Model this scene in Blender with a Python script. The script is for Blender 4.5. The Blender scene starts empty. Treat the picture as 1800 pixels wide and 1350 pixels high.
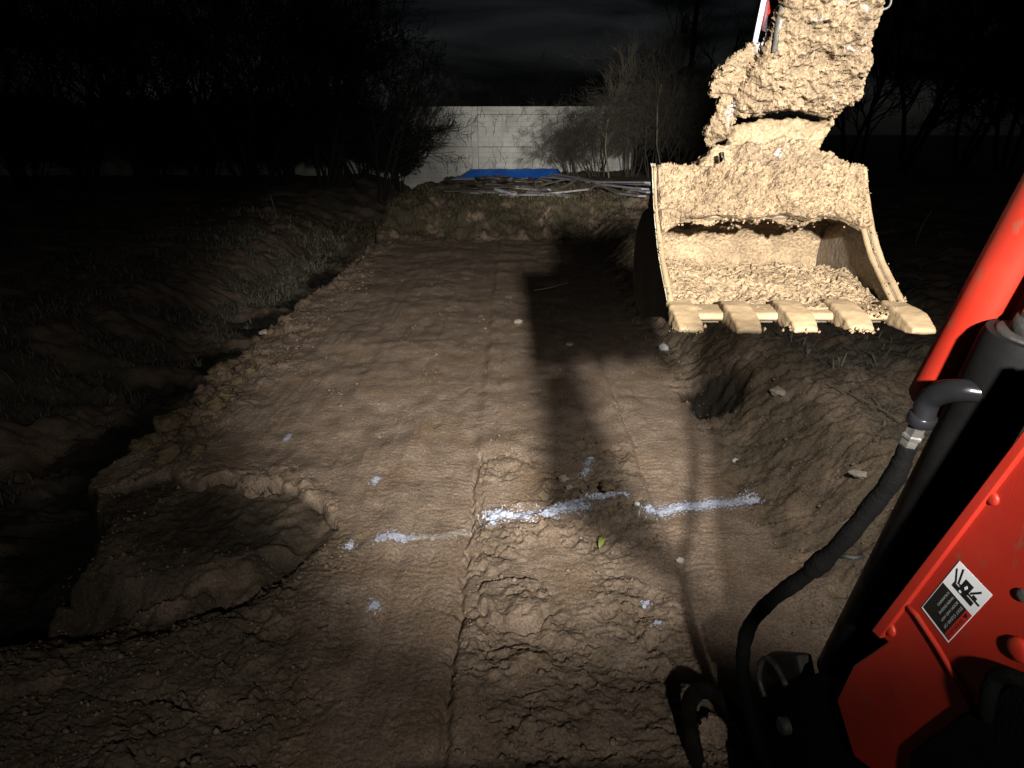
import bpy, math, random
import numpy as np
from mathutils import Vector, Matrix

# ------------------------------------------------------------------ camera, sky, light, exposure
SC = bpy.context.scene
C = SC.collection
R = math.radians
PITCH, FPX, CAMH = 22.25, 1100.0, 2.2
cam = bpy.data.cameras.new("camera"); cam.sensor_width = 36; cam.lens = FPX / 1800 * 36
cam.clip_start = 0.02; cam.clip_end = 600
camo = bpy.data.objects.new("camera", cam); C.objects.link(camo)
camo.location = (0, 0, CAMH); camo.rotation_euler = (R(90 - PITCH), 0, 0)
SC.camera = camo
SC.view_settings.view_transform = 'Standard'; SC.view_settings.look = 'None'
SC.view_settings.exposure = 0.0; SC.view_settings.gamma = 1.0; SC.view_settings.use_curve_mapping = False
SC.cycles.use_denoising = True
SC.cycles.max_bounces = 5

world = bpy.data.worlds.new("World"); SC.world = world; world.use_nodes = True
wn = world.node_tree; wn.nodes.clear()
def wnode(t, **k):
    n = wn.nodes.new(t)
    for a, b in k.items(): setattr(n, a, b)
    return n
sky = wnode('ShaderNodeTexSky', sky_type='NISHITA', sun_disc=False, sun_elevation=R(14), sun_rotation=R(150))
tc = wnode('ShaderNodeTexCoord'); mp = wnode('ShaderNodeMapping'); mp.inputs['Scale'].default_value = (1.0, 1.0, 5.0)
nz = wnode('ShaderNodeTexNoise'); nz.inputs['Scale'].default_value = 2.6; nz.inputs['Detail'].default_value = 7; nz.inputs['Distortion'].default_value = 0.5
rp = wnode('ShaderNodeValToRGB'); rp.color_ramp.elements[0].position = 0.42; rp.color_ramp.elements[0].color = (0.10, 0.105, 0.125, 1)
rp.color_ramp.elements[1].position = 0.62; rp.color_ramp.elements[1].color = (0.95, 0.97, 1.0, 1)
hsv = wnode('ShaderNodeHueSaturation'); hsv.inputs['Saturation'].default_value = 0.25
mx = wnode('ShaderNodeMix', data_type='RGBA', blend_type='MULTIPLY'); mx.inputs[0].default_value = 1
bg = wnode('ShaderNodeBackground'); bg.inputs['Strength'].default_value = 0.0023
out = wnode('ShaderNodeOutputWorld')
L = wn.links
L.new(tc.outputs['Generated'], mp.inputs[0]); L.new(mp.outputs[0], nz.inputs['Vector']); L.new(nz.outputs[0], rp.inputs[0])
L.new(sky.outputs[0], hsv.inputs['Color']); L.new(hsv.outputs[0], mx.inputs[6]); L.new(rp.outputs[0], mx.inputs[7])
L.new(mx.outputs[2], bg.inputs[0]); L.new(bg.outputs[0], out.inputs[0])

sun = bpy.data.lights.new("moon", 'SUN'); sun.energy = 0.002; sun.angle = R(10); sun.color = (0.85, 0.92, 1.0)
suno = bpy.data.objects.new("moon", sun); C.objects.link(suno); suno.rotation_euler = (R(60), 0, R(150))

LAMP = Vector((0.40, -1.30, 2.80))               # the machine's work light: one housing with three lens modules
def spot(name, power, size, az, el, blend=1.0, col=(1.0, 0.95, 0.87), rad=0.055):
    l = bpy.data.lights.new(name, 'SPOT'); l.energy = power; l.spot_size = R(size); l.spot_blend = blend
    l.shadow_soft_size = rad; l.color = col
    o = bpy.data.objects.new(name, l); C.objects.link(o); o.location = LAMP
    d = Vector((math.sin(R(az)) * math.cos(R(el)), math.cos(R(az)) * math.cos(R(el)), math.sin(R(el))))
    o.rotation_euler = d.to_track_quat('-Z', 'Y').to_euler()
    return o
spot("work_light_left_module", 3200, 46, -4, -18.5)
spot("work_light_spill", 170, 96, -3, -20)
spot("work_light_far_module", 1900, 20, -3.5, -2.0)
BLAMP = Vector((1.22, 1.02, 2.80))                # unseen second light on the boom, added to brighten right bank, shrubs and wall
bd = Vector((2.0, 3.55, 0.15)) - BLAMP
o_ = spot("added_boom_light_module", 230, 58, 0, 0); o_.location = BLAMP; o_.rotation_euler = bd.to_track_quat('-Z', 'Y').to_euler()
bd2 = Vector((math.sin(R(2.0)), math.cos(R(2.0)), -0.012))
o_ = spot("added_boom_light_far", 13500, 25, 0, 0); o_.location = BLAMP; o_.rotation_euler = bd2.to_track_quat('-Z', 'Y').to_euler()
o_ = spot("added_boom_fill", 140, 88, -14, -26); o_.location = BLAMP  # wide cone added to lift the shadows on the pad

# ------------------------------------------------------------------ helpers: pixel rays (photo 1800x1350) to points of the place
cp, sp = math.cos(R(PITCH)), math.sin(R(PITCH))
def ray(px, py):
    u, v = (px - 900) / FPX, (675 - py) / FPX
    return Vector((u, cp + v * sp, -sp + v * cp))
CAM = Vector((0, 0, CAMH))
def at_D(px, py, D): return CAM + ray(px, py) * D
def at_z(px, py, z=0.0):
    d = ray(px, py); return CAM + d * ((z - CAMH) / d.z)
def at_y(px, py, y):
    d = ray(px, py); return CAM + d * (y / d.y)
def on_plane(px, py, P, N):
    d = ray(px, py); return CAM + d * ((P - CAM).dot(N) / d.dot(N))

rng = np.random.default_rng(7); random.seed(11)

# ------------------------------------------------------------------ noise
def _h(ix, iy, s):
    h = (ix.astype(np.int64) * 374761393 + iy.astype(np.int64) * 668265263 + s * 1442695041) & 0xffffffff
    h = ((h ^ (h >> 13)) * 1274126177) & 0xffffffff
    h = ((h ^ (h >> 16)) * 2246822519) & 0xffffffff
    return ((h ^ (h >> 15)) & 0xffffff) / float(0xffffff)
def perlin(x, y, s=0):
    ix, iy = np.floor(x), np.floor(y); fx, fy = x - ix, y - iy
    ux, uy = fx * fx * fx * (fx * (fx * 6 - 15) + 10), fy * fy * fy * (fy * (fy * 6 - 15) + 10)
    def g(dx, dy):
        a = _h(ix + dx, iy + dy, s) * 6.2831853
        return np.cos(a) * (fx - dx) + np.sin(a) * (fy - dy)
    a, b, c, d = g(0, 0), g(1, 0), g(0, 1), g(1, 1)
    return (a + (b - a) * ux + (c - a) * uy + (a - b - c + d) * ux * uy) * 1.5
def fbm(x, y, o=4, s=0, gain=0.5):
    r, a = 0, 1.0
    for i in range(o):
        r = r + a * perlin(x * 2 ** i + 17.3 * i, y * 2 ** i - 9.1 * i, s + i); a *= gain
    return r
def voronoi(x, y, s=0):
    ix, iy = np.floor(x), np.floor(y)
    f1 = np.full(x.shape, 9.0); f2 = np.full(x.shape, 9.0); cid = np.zeros(x.shape)
    for dx in (-1, 0, 1):
        for dy in (-1, 0, 1):
            cx, cy = ix + dx, iy + dy
            jx, jy = cx + _h(cx, cy, s), cy + _h(cx, cy, s + 31)
            d = np.hypot(jx - x, jy - y); r = _h(cx, cy, s + 77)
            n = d < f1
            f2 = np.where(n, f1, np.minimum(f2, d)); cid = np.where(n, r, cid); f1 = np.where(n, d, f1)
    return f1, f2, cid
def ss(a, b, x):
    t = np.clip((x - a) / (b - a), 0, 1); return t * t * (3 - 2 * t)

# ------------------------------------------------------------------ mesh helpers
def obj(name, verts, faces, mat, parent=None, smooth=True, root=None):
    me = bpy.data.meshes.new(name)
    if isinstance(faces, np.ndarray):
        nv, nf, k = len(verts), len(faces), faces.shape[1]
        me.vertices.add(nv); me.vertices.foreach_set('co', np.asarray(verts, np.float32).ravel())
        me.loops.add(nf * k); me.loops.foreach_set('vertex_index', faces.astype(np.int32).ravel())
        me.polygons.add(nf); me.polygons.foreach_set('loop_start', np.arange(0, nf * k, k, dtype=np.int32))
        me.polygons.foreach_set('loop_total', np.full(nf, k, np.int32))
        me.update(calc_edges=True)
    else:
        me.from_pydata([tuple(v) for v in verts], [], faces); me.update()
    if smooth: me.polygons.foreach_set('use_smooth', np.ones(len(me.polygons), bool))
    if mat: me.materials.append(mat)
    o = bpy.data.objects.new(name, me); C.objects.link(o)
    if parent is not None: put(o, parent)
    return o
def put(o, parent):
    o.parent = parent
    if parent.type == 'EMPTY': o.matrix_parent_inverse = Matrix.Translation(-Vector(parent.location))
def thing(name, label, cat, loc, group=None):
    o = bpy.data.objects.new(name, None); C.objects.link(o); o.location = loc; o.empty_display_size = 0.2
    return tag(o, label, cat, group)
def tag(o, label, cat, group=None):
    o['label'] = label; o['category'] = cat
    if group: o['group'] = group
    return o
class MB:
    def __init__(s): s.v = []; s.f = []
    def add(s, v, f):
        n = len(s.v); s.v += [tuple(a) for a in v]; s.f += [tuple(i + n for i in q) for q in f]; return s
    def box(s, c, h, M=None):
        c = Vector(c); v = []
        for z in (-1, 1):
            for x, y in ((-1, -1), (1, -1), (1, 1), (-1, 1)):
                p = Vector((x * h[0], y * h[1], z * h[2])); v.append(c + (M @ p if M else p))
        return s.add(v, [(3, 2, 1, 0), (4, 5, 6, 7), (0, 1, 5, 4), (1, 2, 6, 5), (2, 3, 7, 6), (3, 0, 4, 7)])
    def tube(s, pts, rad, n=8, cap=True):
        pts = [Vector(p) for p in pts]; v = []; f = []
        if not hasattr(rad, '__len__'): rad = [rad] * len(pts)
        ref = None
        for i, p in enumerate(pts):
            t = (pts[min(i + 1, len(pts) - 1)] - pts[max(i - 1, 0)])
            t = t.normalized() if t.length > 1e-9 else Vector((0, 0, 1))
            if ref is None: ref = t.orthogonal().normalized()
            ref = (ref - t * ref.dot(t)); ref = ref.normalized() if ref.length > 1e-6 else t.orthogonal().normalized()
            b = t.cross(ref)
            for k in range(n):
                a = 6.2831853 * k / n; v.append(p + (ref * math.cos(a) + b * math.sin(a)) * rad[i])
        m = len(pts)
        for i in range(m - 1):
            for k in range(n):
                k2 = (k + 1) % n; f.append((i * n + k, i * n + k2, (i + 1) * n + k2, (i + 1) * n + k))
        if cap: f.append(tuple(range(n - 1, -1, -1))); f.append(tuple((m - 1) * n + k for k in range(n)))
        return s.add(v, f)
    def prism(s, poly, a, b):                       # poly of Vectors extruded from +a to +b (vectors)
        n = len(poly); v = [p + a for p in poly] + [p + b for p in poly]
        f = [tuple(range(n - 1, -1, -1)), tuple(range(n, 2 * n))] + [(i, (i + 1) % n, (i + 1) % n + n, i + n) for i in range(n)]
        return s.add(v, f)
    def build(s, name, mat, parent=None, smooth=False, bevel=0, seg=2):
        o = obj(name, s.v, s.f, mat, parent, smooth)
        if bevel:
            m = o.modifiers.new('bevel', 'BEVEL'); m.width = bevel; m.segments = seg; m.limit_method = 'ANGLE'; m.angle_limit = R(40)
            o.data.polygons.foreach_set('use_smooth', np.ones(len(o.data.polygons), bool))
            w = o.modifiers.new('wn', 'WEIGHTED_NORMAL'); w.keep_sharp = False
        return o
def spline(pts, n=8):
    pts = [Vector(p) for p in pts]; o = []
    P = [pts[0] * 2 - pts[1]] + pts + [pts[-1] * 2 - pts[-2]]
    for i in range(1, len(P) - 2):
        for k in range(n):
            t = k / n; a, b, c, d = P[i - 1], P[i], P[i + 1], P[i + 2]
            o.append(0.5 * ((2 * b) + (c - a) * t + (2 * a - 5 * b + 4 * c - d) * t * t + (3 * b - a - 3 * c + d) * t ** 3))
    o.append(pts[-1]); return o

# ------------------------------------------------------------------ materials
def mat(name, c1, c2=None, scale=8, rough=0.8, bump=0.0, bscale=60, metal=0.0, spec=0.4, lo=0.35, hi=0.65, attr=None, c3=None, s3=2.0, detail=6, coat=0.0, bdist=0.01, rough2=None, bump2=None, grit=0, t3=(0.5, 0.68)):
    m = bpy.data.materials.new(name); m.use_nodes = True; t = m.node_tree; n = t.nodes; l = t.links
    b = n['Principled BSDF']; b.inputs['Roughness'].default_value = rough; b.inputs['Metallic'].default_value = metal
    b.inputs['Specular IOR Level'].default_value = spec; b.inputs['Coat Weight'].default_value = coat
    tcn = n.new('ShaderNodeTexCoord')
    def noise(sc, det=detail, dist=0.0):
        k = n.new('ShaderNodeTexNoise'); k.inputs['Scale'].default_value = sc; k.inputs['Detail'].default_value = det; k.inputs['Distortion'].default_value = dist
        l.new(tcn.outputs['Object'], k.inputs['Vector']); return k
    def ramp(src, a, b_, ca, cb):
        k = n.new('ShaderNodeValToRGB'); e = k.color_ramp.elements; e[0].position = a; e[1].position = b_
        e[0].color = (*ca, 1); e[1].color = (*cb, 1); l.new(src, k.inputs[0]); return k
    def mix(f, a, b_):
        k = n.new('ShaderNodeMix'); k.data_type = 'RGBA'; l.new(f, k.inputs[0]) if not isinstance(f, float) else setattr(k.inputs[0], 'default_value', f)
        l.new(a, k.inputs[6])
        if isinstance(b_, tuple): k.inputs[7].default_value = (*b_, 1)
        else: l.new(b_, k.inputs[7])
        return k.outputs[2]
    if c2 is None: c2 = tuple(x * 0.75 for x in c1)
    col = ramp(noise(scale).outputs[0], lo, hi, c2, c1).outputs[0]
    if c3: col = mix(ramp(noise(s3, 5, 0.6).outputs[0], t3[0], t3[1], (0, 0, 0), (1, 1, 1)).outputs[0], col, c3)
    if attr:
        a = n.new('ShaderNodeAttribute'); a.attribute_name = 'zone'; sep = n.new('ShaderNodeSeparateColor'); l.new(a.outputs['Color'], sep.inputs[0])
        for i, cc in enumerate(attr): col = mix(sep.outputs[i], col, cc)
    if grit:
        g_ = ramp(noise(grit, 3).outputs[0], 0.33, 0.66, (0.62, 0.60, 0.58), (1.18, 1.16, 1.12)); k = n.new('ShaderNodeMix'); k.data_type = 'RGBA'; k.blend_type = 'MULTIPLY'; k.inputs[0].default_value = 1.0
        l.new(col, k.inputs[6]); l.new(g_.outputs[0], k.inputs[7]); col = k.outputs[2]
    l.new(col, b.inputs['Base Color'])
    if rough2 is not None:
        rr = n.new('ShaderNodeMapRange'); rr.inputs[3].default_value = rough; rr.inputs[4].default_value = rough2
        rr.inputs[1].default_value = 0.35; rr.inputs[2].default_value = 0.65
        l.new(noise(scale * 1.7).outputs[0], rr.inputs[0]); l.new(rr.outputs[0], b.inputs['Roughness'])
    if bump:
        bp = n.new('ShaderNodeBump'); bp.inputs['Strength'].default_value = bump; bp.inputs['Distance'].default_value = bdist
        l.new(noise(bscale, 8).outputs[0], bp.inputs['Height']); l.new(bp.outputs[0], b.inputs['Normal'])
        if bump2:
            b2 = n.new('ShaderNodeBump'); b2.inputs['Strength'].default_value = bump2[0]; b2.inputs['Distance'].default_value = 0.006
            l.new(noise(bump2[1], 5).outputs[0], b2.inputs['Height']); l.new(bp.outputs[0], b2.inputs['Normal']); l.new(b2.outputs[0], b.inputs['Normal'])
    return m
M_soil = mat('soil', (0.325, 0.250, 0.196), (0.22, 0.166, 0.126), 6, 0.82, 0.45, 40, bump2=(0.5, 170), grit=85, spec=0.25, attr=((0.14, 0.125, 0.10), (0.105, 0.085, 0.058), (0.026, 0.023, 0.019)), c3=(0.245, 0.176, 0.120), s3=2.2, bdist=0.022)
M_clod = mat('clod_soil', (0.25, 0.19, 0.115), (0.14, 0.105, 0.065), 9, 0.88, 0.6, 70, spec=0.2, bdist=0.02, grit=85)
M_mud = mat('dried_mud', (0.185, 0.134, 0.082), (0.110, 0.079, 0.048), 14, 0.8, 0.8, 110, spec=0.3, grit=160, c3=(0.115, 0.080, 0.047), s3=9, t3=(.56, .72), bdist=0.012)
M_mudstick = mat('caked_mud_scraped', (0.185, 0.133, 0.081), (0.105, 0.075, 0.045), 14, 0.75, 0.8, 110, spec=0.4, grit=160, c3=(0.30, 0.30, 0.31), s3=13, t3=(.62, .68), bdist=0.012)
M_film = mat('clay_film', (0.165, 0.120, 0.071), (0.125, 0.089, 0.051), 10, 0.6, 0.25, 50, spec=0.3)
M_worn = mat('worn_steel', (0.17, 0.135, 0.10), (0.105, 0.088, 0.068), 22, 0.5, 0.3, 80, metal=0.35, c3=(0.20, 0.135, 0.07), s3=4)
M_plate = mat('dull_plate', (0.20, 0.185, 0.15), (0.13, 0.12, 0.10), 14, 0.6, 0.2, 50)
M_red = mat('red_orange_paint', (0.31, 0.019, 0.009), (0.25, 0.014, 0.0075), 5, 0.42, 0.10, 260, spec=0.35, bdist=0.003, rough2=0.55, c3=(0.15, 0.045, 0.026), s3=22, t3=(.62, .74))
M_black = mat('black_paint', (0.006, 0.006, 0.0062), (0.0035, 0.0035, 0.0035), 9, 0.5, 0.12, 130, spec=0.10, rough2=0.7, bdist=0.004)
M_rubber = mat('black_rubber', (0.003, 0.003, 0.003), (0.002, 0.002, 0.002), 18, 0.85, 0.4, 120, spec=0.08)
M_gloss = mat('gloss_black', (0.009, 0.0095, 0.011), (0.006, 0.006, 0.007), 9, 0.24, 0.08, 90, spec=0.22, bdist=0.004)
M_zinc = mat('zinc_fitting', (0.10, 0.097, 0.09), (0.05, 0.048, 0.044), 30, 0.55, 0.2, 90, metal=0.4)
M_chrome = mat('chrome', (0.85, 0.86, 0.9), (0.8, 0.82, 0.88), 9, 0.12, metal=1.0)
M_rod = mat('rod_painted_glint', (0.7, 0.76, 0.9), (0.6, 0.66, 0.8), 9, 0.3, metal=0.3)  # pale blue colour stands in for the lamp's reflection on the rod
M_dusty = mat('dusty_black', (0.018, 0.017, 0.0155), (0.009, 0.0085, 0.008), 20, 0.7, 0.3, 90)
M_eye = mat('muddy_black', (0.020, 0.016, 0.011), (0.006, 0.005, 0.004), 16, 0.95, 0.6, 60, spec=0.08, bdist=.02)
M_white = mat('decal_white', (0.70, 0.72, 0.75), (0.66, 0.68, 0.71), 9, 0.4)
M_decred = mat('decal_red', (0.36, 0.02, 0.015), (0.32, 0.018, 0.012), 9, 0.45)
M_decblk = mat('decal_black', (0.012, 0.012, 0.012), None, 9, 0.4)
M_dectxt = mat('decal_text', (0.42, 0.43, 0.44), None, 9, 0.5)
M_paint = mat('marking_paint', (0.56, 0.61, 0.76), (0.36, 0.39, 0.49), 60, 0.75, 0.5, 90)
M_paint2 = mat('faded_marking_paint', (0.42, 0.39, 0.36), (0.27, 0.22, 0.17), 60, 0.8, 0.5, 90)
M_wall = mat('white_wall', (0.70, 0.70, 0.66), (0.55, 0.55, 0.51), 1.2, 0.8, 0.3, 14, c3=(0.47, 0.47, 0.43), s3=0.7)
wt = M_wall.node_tree; bk = wt.nodes.new('ShaderNodeTexBrick'); mpp = wt.nodes.new('ShaderNodeMapping'); mpp.inputs['Rotation'].default_value = (R(90), 0, 0)
bk.inputs['Scale'].default_value = 1.0; bk.inputs['Brick Width'].default_value = 0.41; bk.inputs['Row Height'].default_value = 0.205; bk.inputs['Mortar Size'].default_value = 0.012; bk.inputs['Mortar Smooth'].default_value = 0.6
bk.inputs['Color1'].default_value = (1, 1, 1, 1); bk.inputs['Color2'].default_value = (.90, .90, .89, 1); bk.inputs['Mortar'].default_value = (.72, .72, .70, 1)
mw = wt.nodes.new('ShaderNodeMix'); mw.data_type = 'RGBA'; mw.blend_type = 'MULTIPLY'; mw.inputs[0].default_value = 1.0; pb_ = wt.nodes['Principled BSDF']
tcw = [q for q in wt.nodes if q.type == 'TEX_COORD'][0]; src_ = pb_.inputs['Base Color'].links[0].from_socket
wt.links.new(tcw.outputs['Object'], mpp.inputs[0]); wt.links.new(mpp.outputs[0], bk.inputs[0]); wt.links.new(src_, mw.inputs[6]); wt.links.new(bk.outputs[0], mw.inputs[7]); wt.links.new(mw.outputs[2], pb_.inputs['Base Color'])
M_tarp = mat('blue_tarp', (0.012, 0.14, 0.62), (0.009, 0.10, 0.48), 1.5, 0.4, 0.2, 8, spec=0.5)
M_board = mat('grey_board', (0.30, 0.29, 0.30), (0.18, 0.17, 0.165), 4, 0.8, 0.3, 30)
M_board2 = mat('pale_board', (0.46, 0.45, 0.50), (0.33, 0.32, 0.35), 4, 0.75, 0.3, 30)
M_timber = mat('dark_timber', (0.075, 0.062, 0.05), (0.04, 0.034, 0.028), 6, 0.85, 0.4, 30)
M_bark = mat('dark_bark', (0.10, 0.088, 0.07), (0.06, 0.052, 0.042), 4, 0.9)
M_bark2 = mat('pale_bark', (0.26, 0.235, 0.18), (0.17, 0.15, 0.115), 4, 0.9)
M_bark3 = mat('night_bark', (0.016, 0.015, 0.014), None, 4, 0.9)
M_weed = mat('bank_weed', (0.12, 0.11, 0.055), (0.07, 0.06, 0.035), 3, 0.9)
M_straw = mat('dry_straw', (0.27, 0.25, 0.20), (0.14, 0.125, 0.10), 3, 0.85)
M_vine = mat('dead_vine', (0.035, 0.03, 0.025), None, 4, 0.9)
M_stone = mat('pale_stone', (0.46, 0.42, 0.34), (0.34, 0.30, 0.24), 18, 0.8, 0.4, 60)
M_wstone = mat('white_chip', (0.72, 0.72, 0.72), (0.6, 0.6, 0.6), 18, 0.8)
M_leaf = mat('green_leaf', (0.27, 0.30, 0.07), (0.20, 0.22, 0.05), 40, 0.6)
M_stick = mat('dry_stick', (0.42, 0.34, 0.22), (0.28, 0.22, 0.14), 30, 0.8)
M_pole = mat('grey_canister', (0.42, 0.44, 0.46), None, 3, 0.5)

# ------------------------------------------------------------------ ground
GRASSZ = 0.3
LIPX, LIPY = np.array([-2.75, -2.35, -2.1, -1.9, -1.72, -1.55, -1.4, -1.2, -1.0]), np.array([3.5, 3.74, 3.63, 3.66, 3.56, 3.62, 3.52, 3.36, 3.0])
NEARX, NEARY = np.array([-2.75, -2.2, -1.8, -1.45, -1.2, -1.05]), np.array([2.42, 2.46, 2.52, 2.66, 2.9, 3.2])
def terrain(x, y):
    w = fbm(x * 1.3, y * 1.3, 3, 5); w2 = fbm(x * 6, y * 6, 3, 9)
    xl = -2.80 + 0.17 * w + 0.06 * w2 + 0.03 * np.sin(y * 2.1) + .42 * ss(3.75, 3.0, y)
    xr = 1.57 + 0.07 * w + 0.035 * w2
    ye = 13.5 + 0.35 * w + 0.1 * w2
    dl, dr, de = xl - x, x - xr, y - ye
    z_r = 0.44 * ss(0.0, 0.75, dr) + 0.12 * ss(0.5, 5, dr)
    z_e = 0.62 * ss(-0.2, 1.7, de + .35 * fbm(x * .9, y * .9, 3, 182)) + 0.10 * ss(1, 2.5, de) - 0.42 * ss(4, 11, de)
    z_l = -0.55 * ss(0.0, 0.16, dl) + 0.75 * ss(0.6, 3.2, dl)
    # the far bank fades into the left field
    el = ss(4.5, 2.0, -x)
    z = z_l + np.maximum(z_r, z_e * (0.35 + 0.65 * el))
    # zones
    pad = (1 - ss(-0.05, 0.12, dl)) * (1 - ss(-0.05, 0.2, dr)) * (1 - ss(-0.1, 0.2, de))
    edge = ss(-0.75, -0.1, dl) * (1 - ss(0.05, 0.30, dl)) * ss(16, 12, y) * (.25 + .75 * ss(3.5, 4.1, y)) * (.45 + .55 * ss(-.35, .2, perlin(y * 1.1, x * .3, 191)))
    bank = ss(-0.12, 0.05, dr) * (1 - ss(0.7, 1.1, dr))
    ebank = ss(-0.15, 0.1, de) * (1 - ss(2.5, 4, de))
    field = np.maximum(ss(0.25, 0.8, dl), np.maximum(ss(0.5, 1.1, dr), ss(2.5, 5, de)))
    mid = ss(-0.27, -0.15, x) * (1 - ss(0.80, 0.92, x))
    near = (1 - ss(3.7, 4.5, y + 0.5 * w))
    nearL = (1 - ss(-1.1, -0.75, x + 0.25 * w)) * (1 - ss(2.6, 3.2, y + 0.3 * w)) * pad
    strip = np.maximum(ss(-0.70, -0.62, x) * (1 - ss(-0.30, -0.22, x)), ss(0.86, 0.95, x) * (1 - ss(1.42, 1.55, x))) * pad * ss(1.9, 2.3, y + 0.2 * w)
    # low swell, and the smear marks left by the bucket
    z = z + 0.030 * w * (1 - 0.6 * strip) + 0.007 * fbm(x * 2.2, y * 2.2, 3, 21) * pad
    rp_ = np.sin((y + 0.06 * perlin(x * 2.3, y * 1.4, 3) + 0.015 * w2) * 6.2832 / 0.052) * perlin(x * 1.7, y * 5.3, 44)
    z = z + pad * (0.0012 + 0.002 * strip) * rp_ * ss(1.8, 3, y) + pad * (0.009 * perlin(x * 9 + .3 * w, y * .45, 171) + 0.005 * perlin(x * 26, y * 1.1, 172) * ss(-.2, .4, perlin(x * 2, y * .7, 174)) + 0.004 * fbm(x * 14, y * 9, 3, 173) * ss(-.1, .5, perlin(x * 1.6, y * 1.3, 175)))
    z = z - 0.022 * strip
    for gx, dep, wid, ya, yb in ((-0.255, 0.055, 0.017, 1.6, 3.95), (-0.205, 0.034, 0.011, 2.9, 3.8), (-0.46, 0.010, 0.008, 1.8, 3.2), (-0.62, 0.012, 0.010, 1.9, 3.3),
                                 (-0.34, 0.006, 0.006, 2.0, 6.0), (0.90, 0.016, 0.014, 2.1, 5.4), (-0.9, 0.007, 0.012, 4.2, 9.0), (-0.15, 0.008, 0.012, 4.0, 10.5), (0.42, 0.007, 0.012, 4.4, 8.2)):
        z = z - dep * np.exp(-((x - gx - 0.022 * w2 - 0.012 * (y - 3)) / wid) ** 2) * ss(ya - 0.2, ya, y) * (1 - ss(yb, yb + 0.3, y)) * (0.75 + 0.5 * w2)
    # broken clods: irregular plates with cracks between them
    wx, wy = x + 0.07 * w2 + 0.03 * fbm(x * 19, y * 19, 3, 61), y + 0.07 * fbm(x * 6, y * 6, 3, 14) + 0.03 * fbm(x * 19, y * 19, 3, 66)
    def plates(cell, s):
        a, b, c = voronoi(wx / cell, wy / cell, s)
        return (b - a) * cell, c, a
    e1, c1, a1 = plates(0.16, 3); e2, c2, a2 = plates(0.062, 8)
    msk = ss(-0.25, 0.35, perlin(x * 3.1, y * 3.1, 90))
    rmid = mid * near * pad * ss(0.05, 0.3, 0.35 + perlin(x * 2.4, y * 2.4, 55))
    z = z + rmid * (0.030 * (c1 - 0.4) * ss(0, 0.02, e1) + 0.005 * (c2 - 0.4) * ss(0, 0.02, e2) * msk + 0.026 * fbm(x * 7, y * 7, 5, 161, .6)) - rmid * msk * 0.04 * (1 - ss(0.002, 0.012, e1))
    rough = np.clip(edge + 0.8 * nearL, 0, 1)
    lump = np.clip(1 - a1 * 1.15, 0, 1) ** 0.6
    z = z + edge * (0.13 * (c1 - 0.2) * lump + 0.03 * c2 * np.clip(1 - a2 * 1.2, 0, 1)) - edge * 0.03 * (1 - ss(0.0, 0.02, e1))
    z = z + nearL * (0.055 * (c1 - 0.5) * ss(0, 0.04, e1) + 0.015 * c2 * ss(0, 0.014, e2)) - nearL * msk * 0.035 * (1 - ss(0.002, 0.013, e1))
    z = z + bank * (0.04 * fbm(x * 5, y * 8, 4, 71) + 0.03 * (c1 - 0.5) * ss(0, 0.04, e1) + 0.014 * (c2 - 0.5) - msk * 0.035 * (1 - ss(0.002, 0.012, e1)))
    z = z + ebank * (0.07 * fbm(x * 2.3, y * 2.3, 5, 81, .65))
    z = z + field * (0.10 * fbm(x * 0.8, y * 0.8, 4, 31) + 0.05 * fbm(x * 5, y * 5, 3, 36) + 0.03 * (c2 - 0.5) * (np.abs(y) < 16))
    # scattered pits in the smooth part
    f1, f2, cc = voronoi(x * 2.6 + 0.3 * w, y * 1.9, 120)
    z = z - pad * 0.009 * (cc > 0.6) * (1 - ss(0.04, 0.13, f1 + 0.06 * w2))
    z = z + pad * 0.006 * (cc < 0.25) * (1 - ss(0.03, 0.10, f1 + 0.06 * w2))
    # the hollow at the left near corner: a crust lip with a crack under it on the far side, a soft gully on the near side
    w3 = fbm(x * 2.4, y * 2.4, 4, 151); f1p, f2p, cp_ = voronoi(wx * 5.0, wy * 5.0, 155)
    ylip = np.interp(x, LIPX, LIPY) + 0.09 * (cp_ - .5) + 0.05 * w3 + 0.03 * w2
    ynear = np.interp(x, NEARX, NEARY) + 0.07 * w3
    ix_ = ss(-2.75, -2.55, x) * (1 - ss(-1.02, -0.90, x + .05 * w3))
    fl_ = ss(0.0, 0.015, ylip - y) * ss(-.35, .45, y - ynear) * ix_
    z = z * (1 - .5 * fl_) - fl_ * (0.045 + 0.03 * w3 - .014 * fbm(x * 11, y * 11, 3, 152))
    z = z - 0.085 * np.exp(-((ylip - y - .014) / 0.016) ** 2) * ix_ * ss(-.25, .15, perlin(x * 4.1, y * .5, 153))
    lb_ = np.exp(-((y - ylip - .08) / 0.10) ** 2) * ss(-.01, .02, y - ylip) * ix_
    z = z + lb_ * (0.012 + .05 * (c1 - .4) * lump + .035 * (c2 - .3) * np.clip(1 - a2 * 1.2, 0, 1) - .03 * (1 - ss(0, .016, e1)))
    z = z - 0.19 * np.exp(-((y - ynear) / 0.2) ** 2) * ix_ * (1 + .5 * w3) * ss(-1.02, -1.45, x)
    pit = fl_
    # lifted slab in the middle strip
    sd = np.hypot((x - 0.02) / 0.19, (y - 2.48) / 0.17) + 0.16 * w2 + 0.1 * w
    z = z + 0.055 * (1 - ss(0.9, 1.0, sd)) * ss(2.9, 2.45, y) - 0.035 * np.exp(-((sd - 1.05) / 0.07) ** 2) * ss(2.5, 2.35, y)
    # hollow scooped from the right bank; its darkness is painted shade
    hd = np.hypot((x - 1.74) / 0.28, (y - 4.95) / 0.42) + 0.18 * w2 + 0.1 * w
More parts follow.
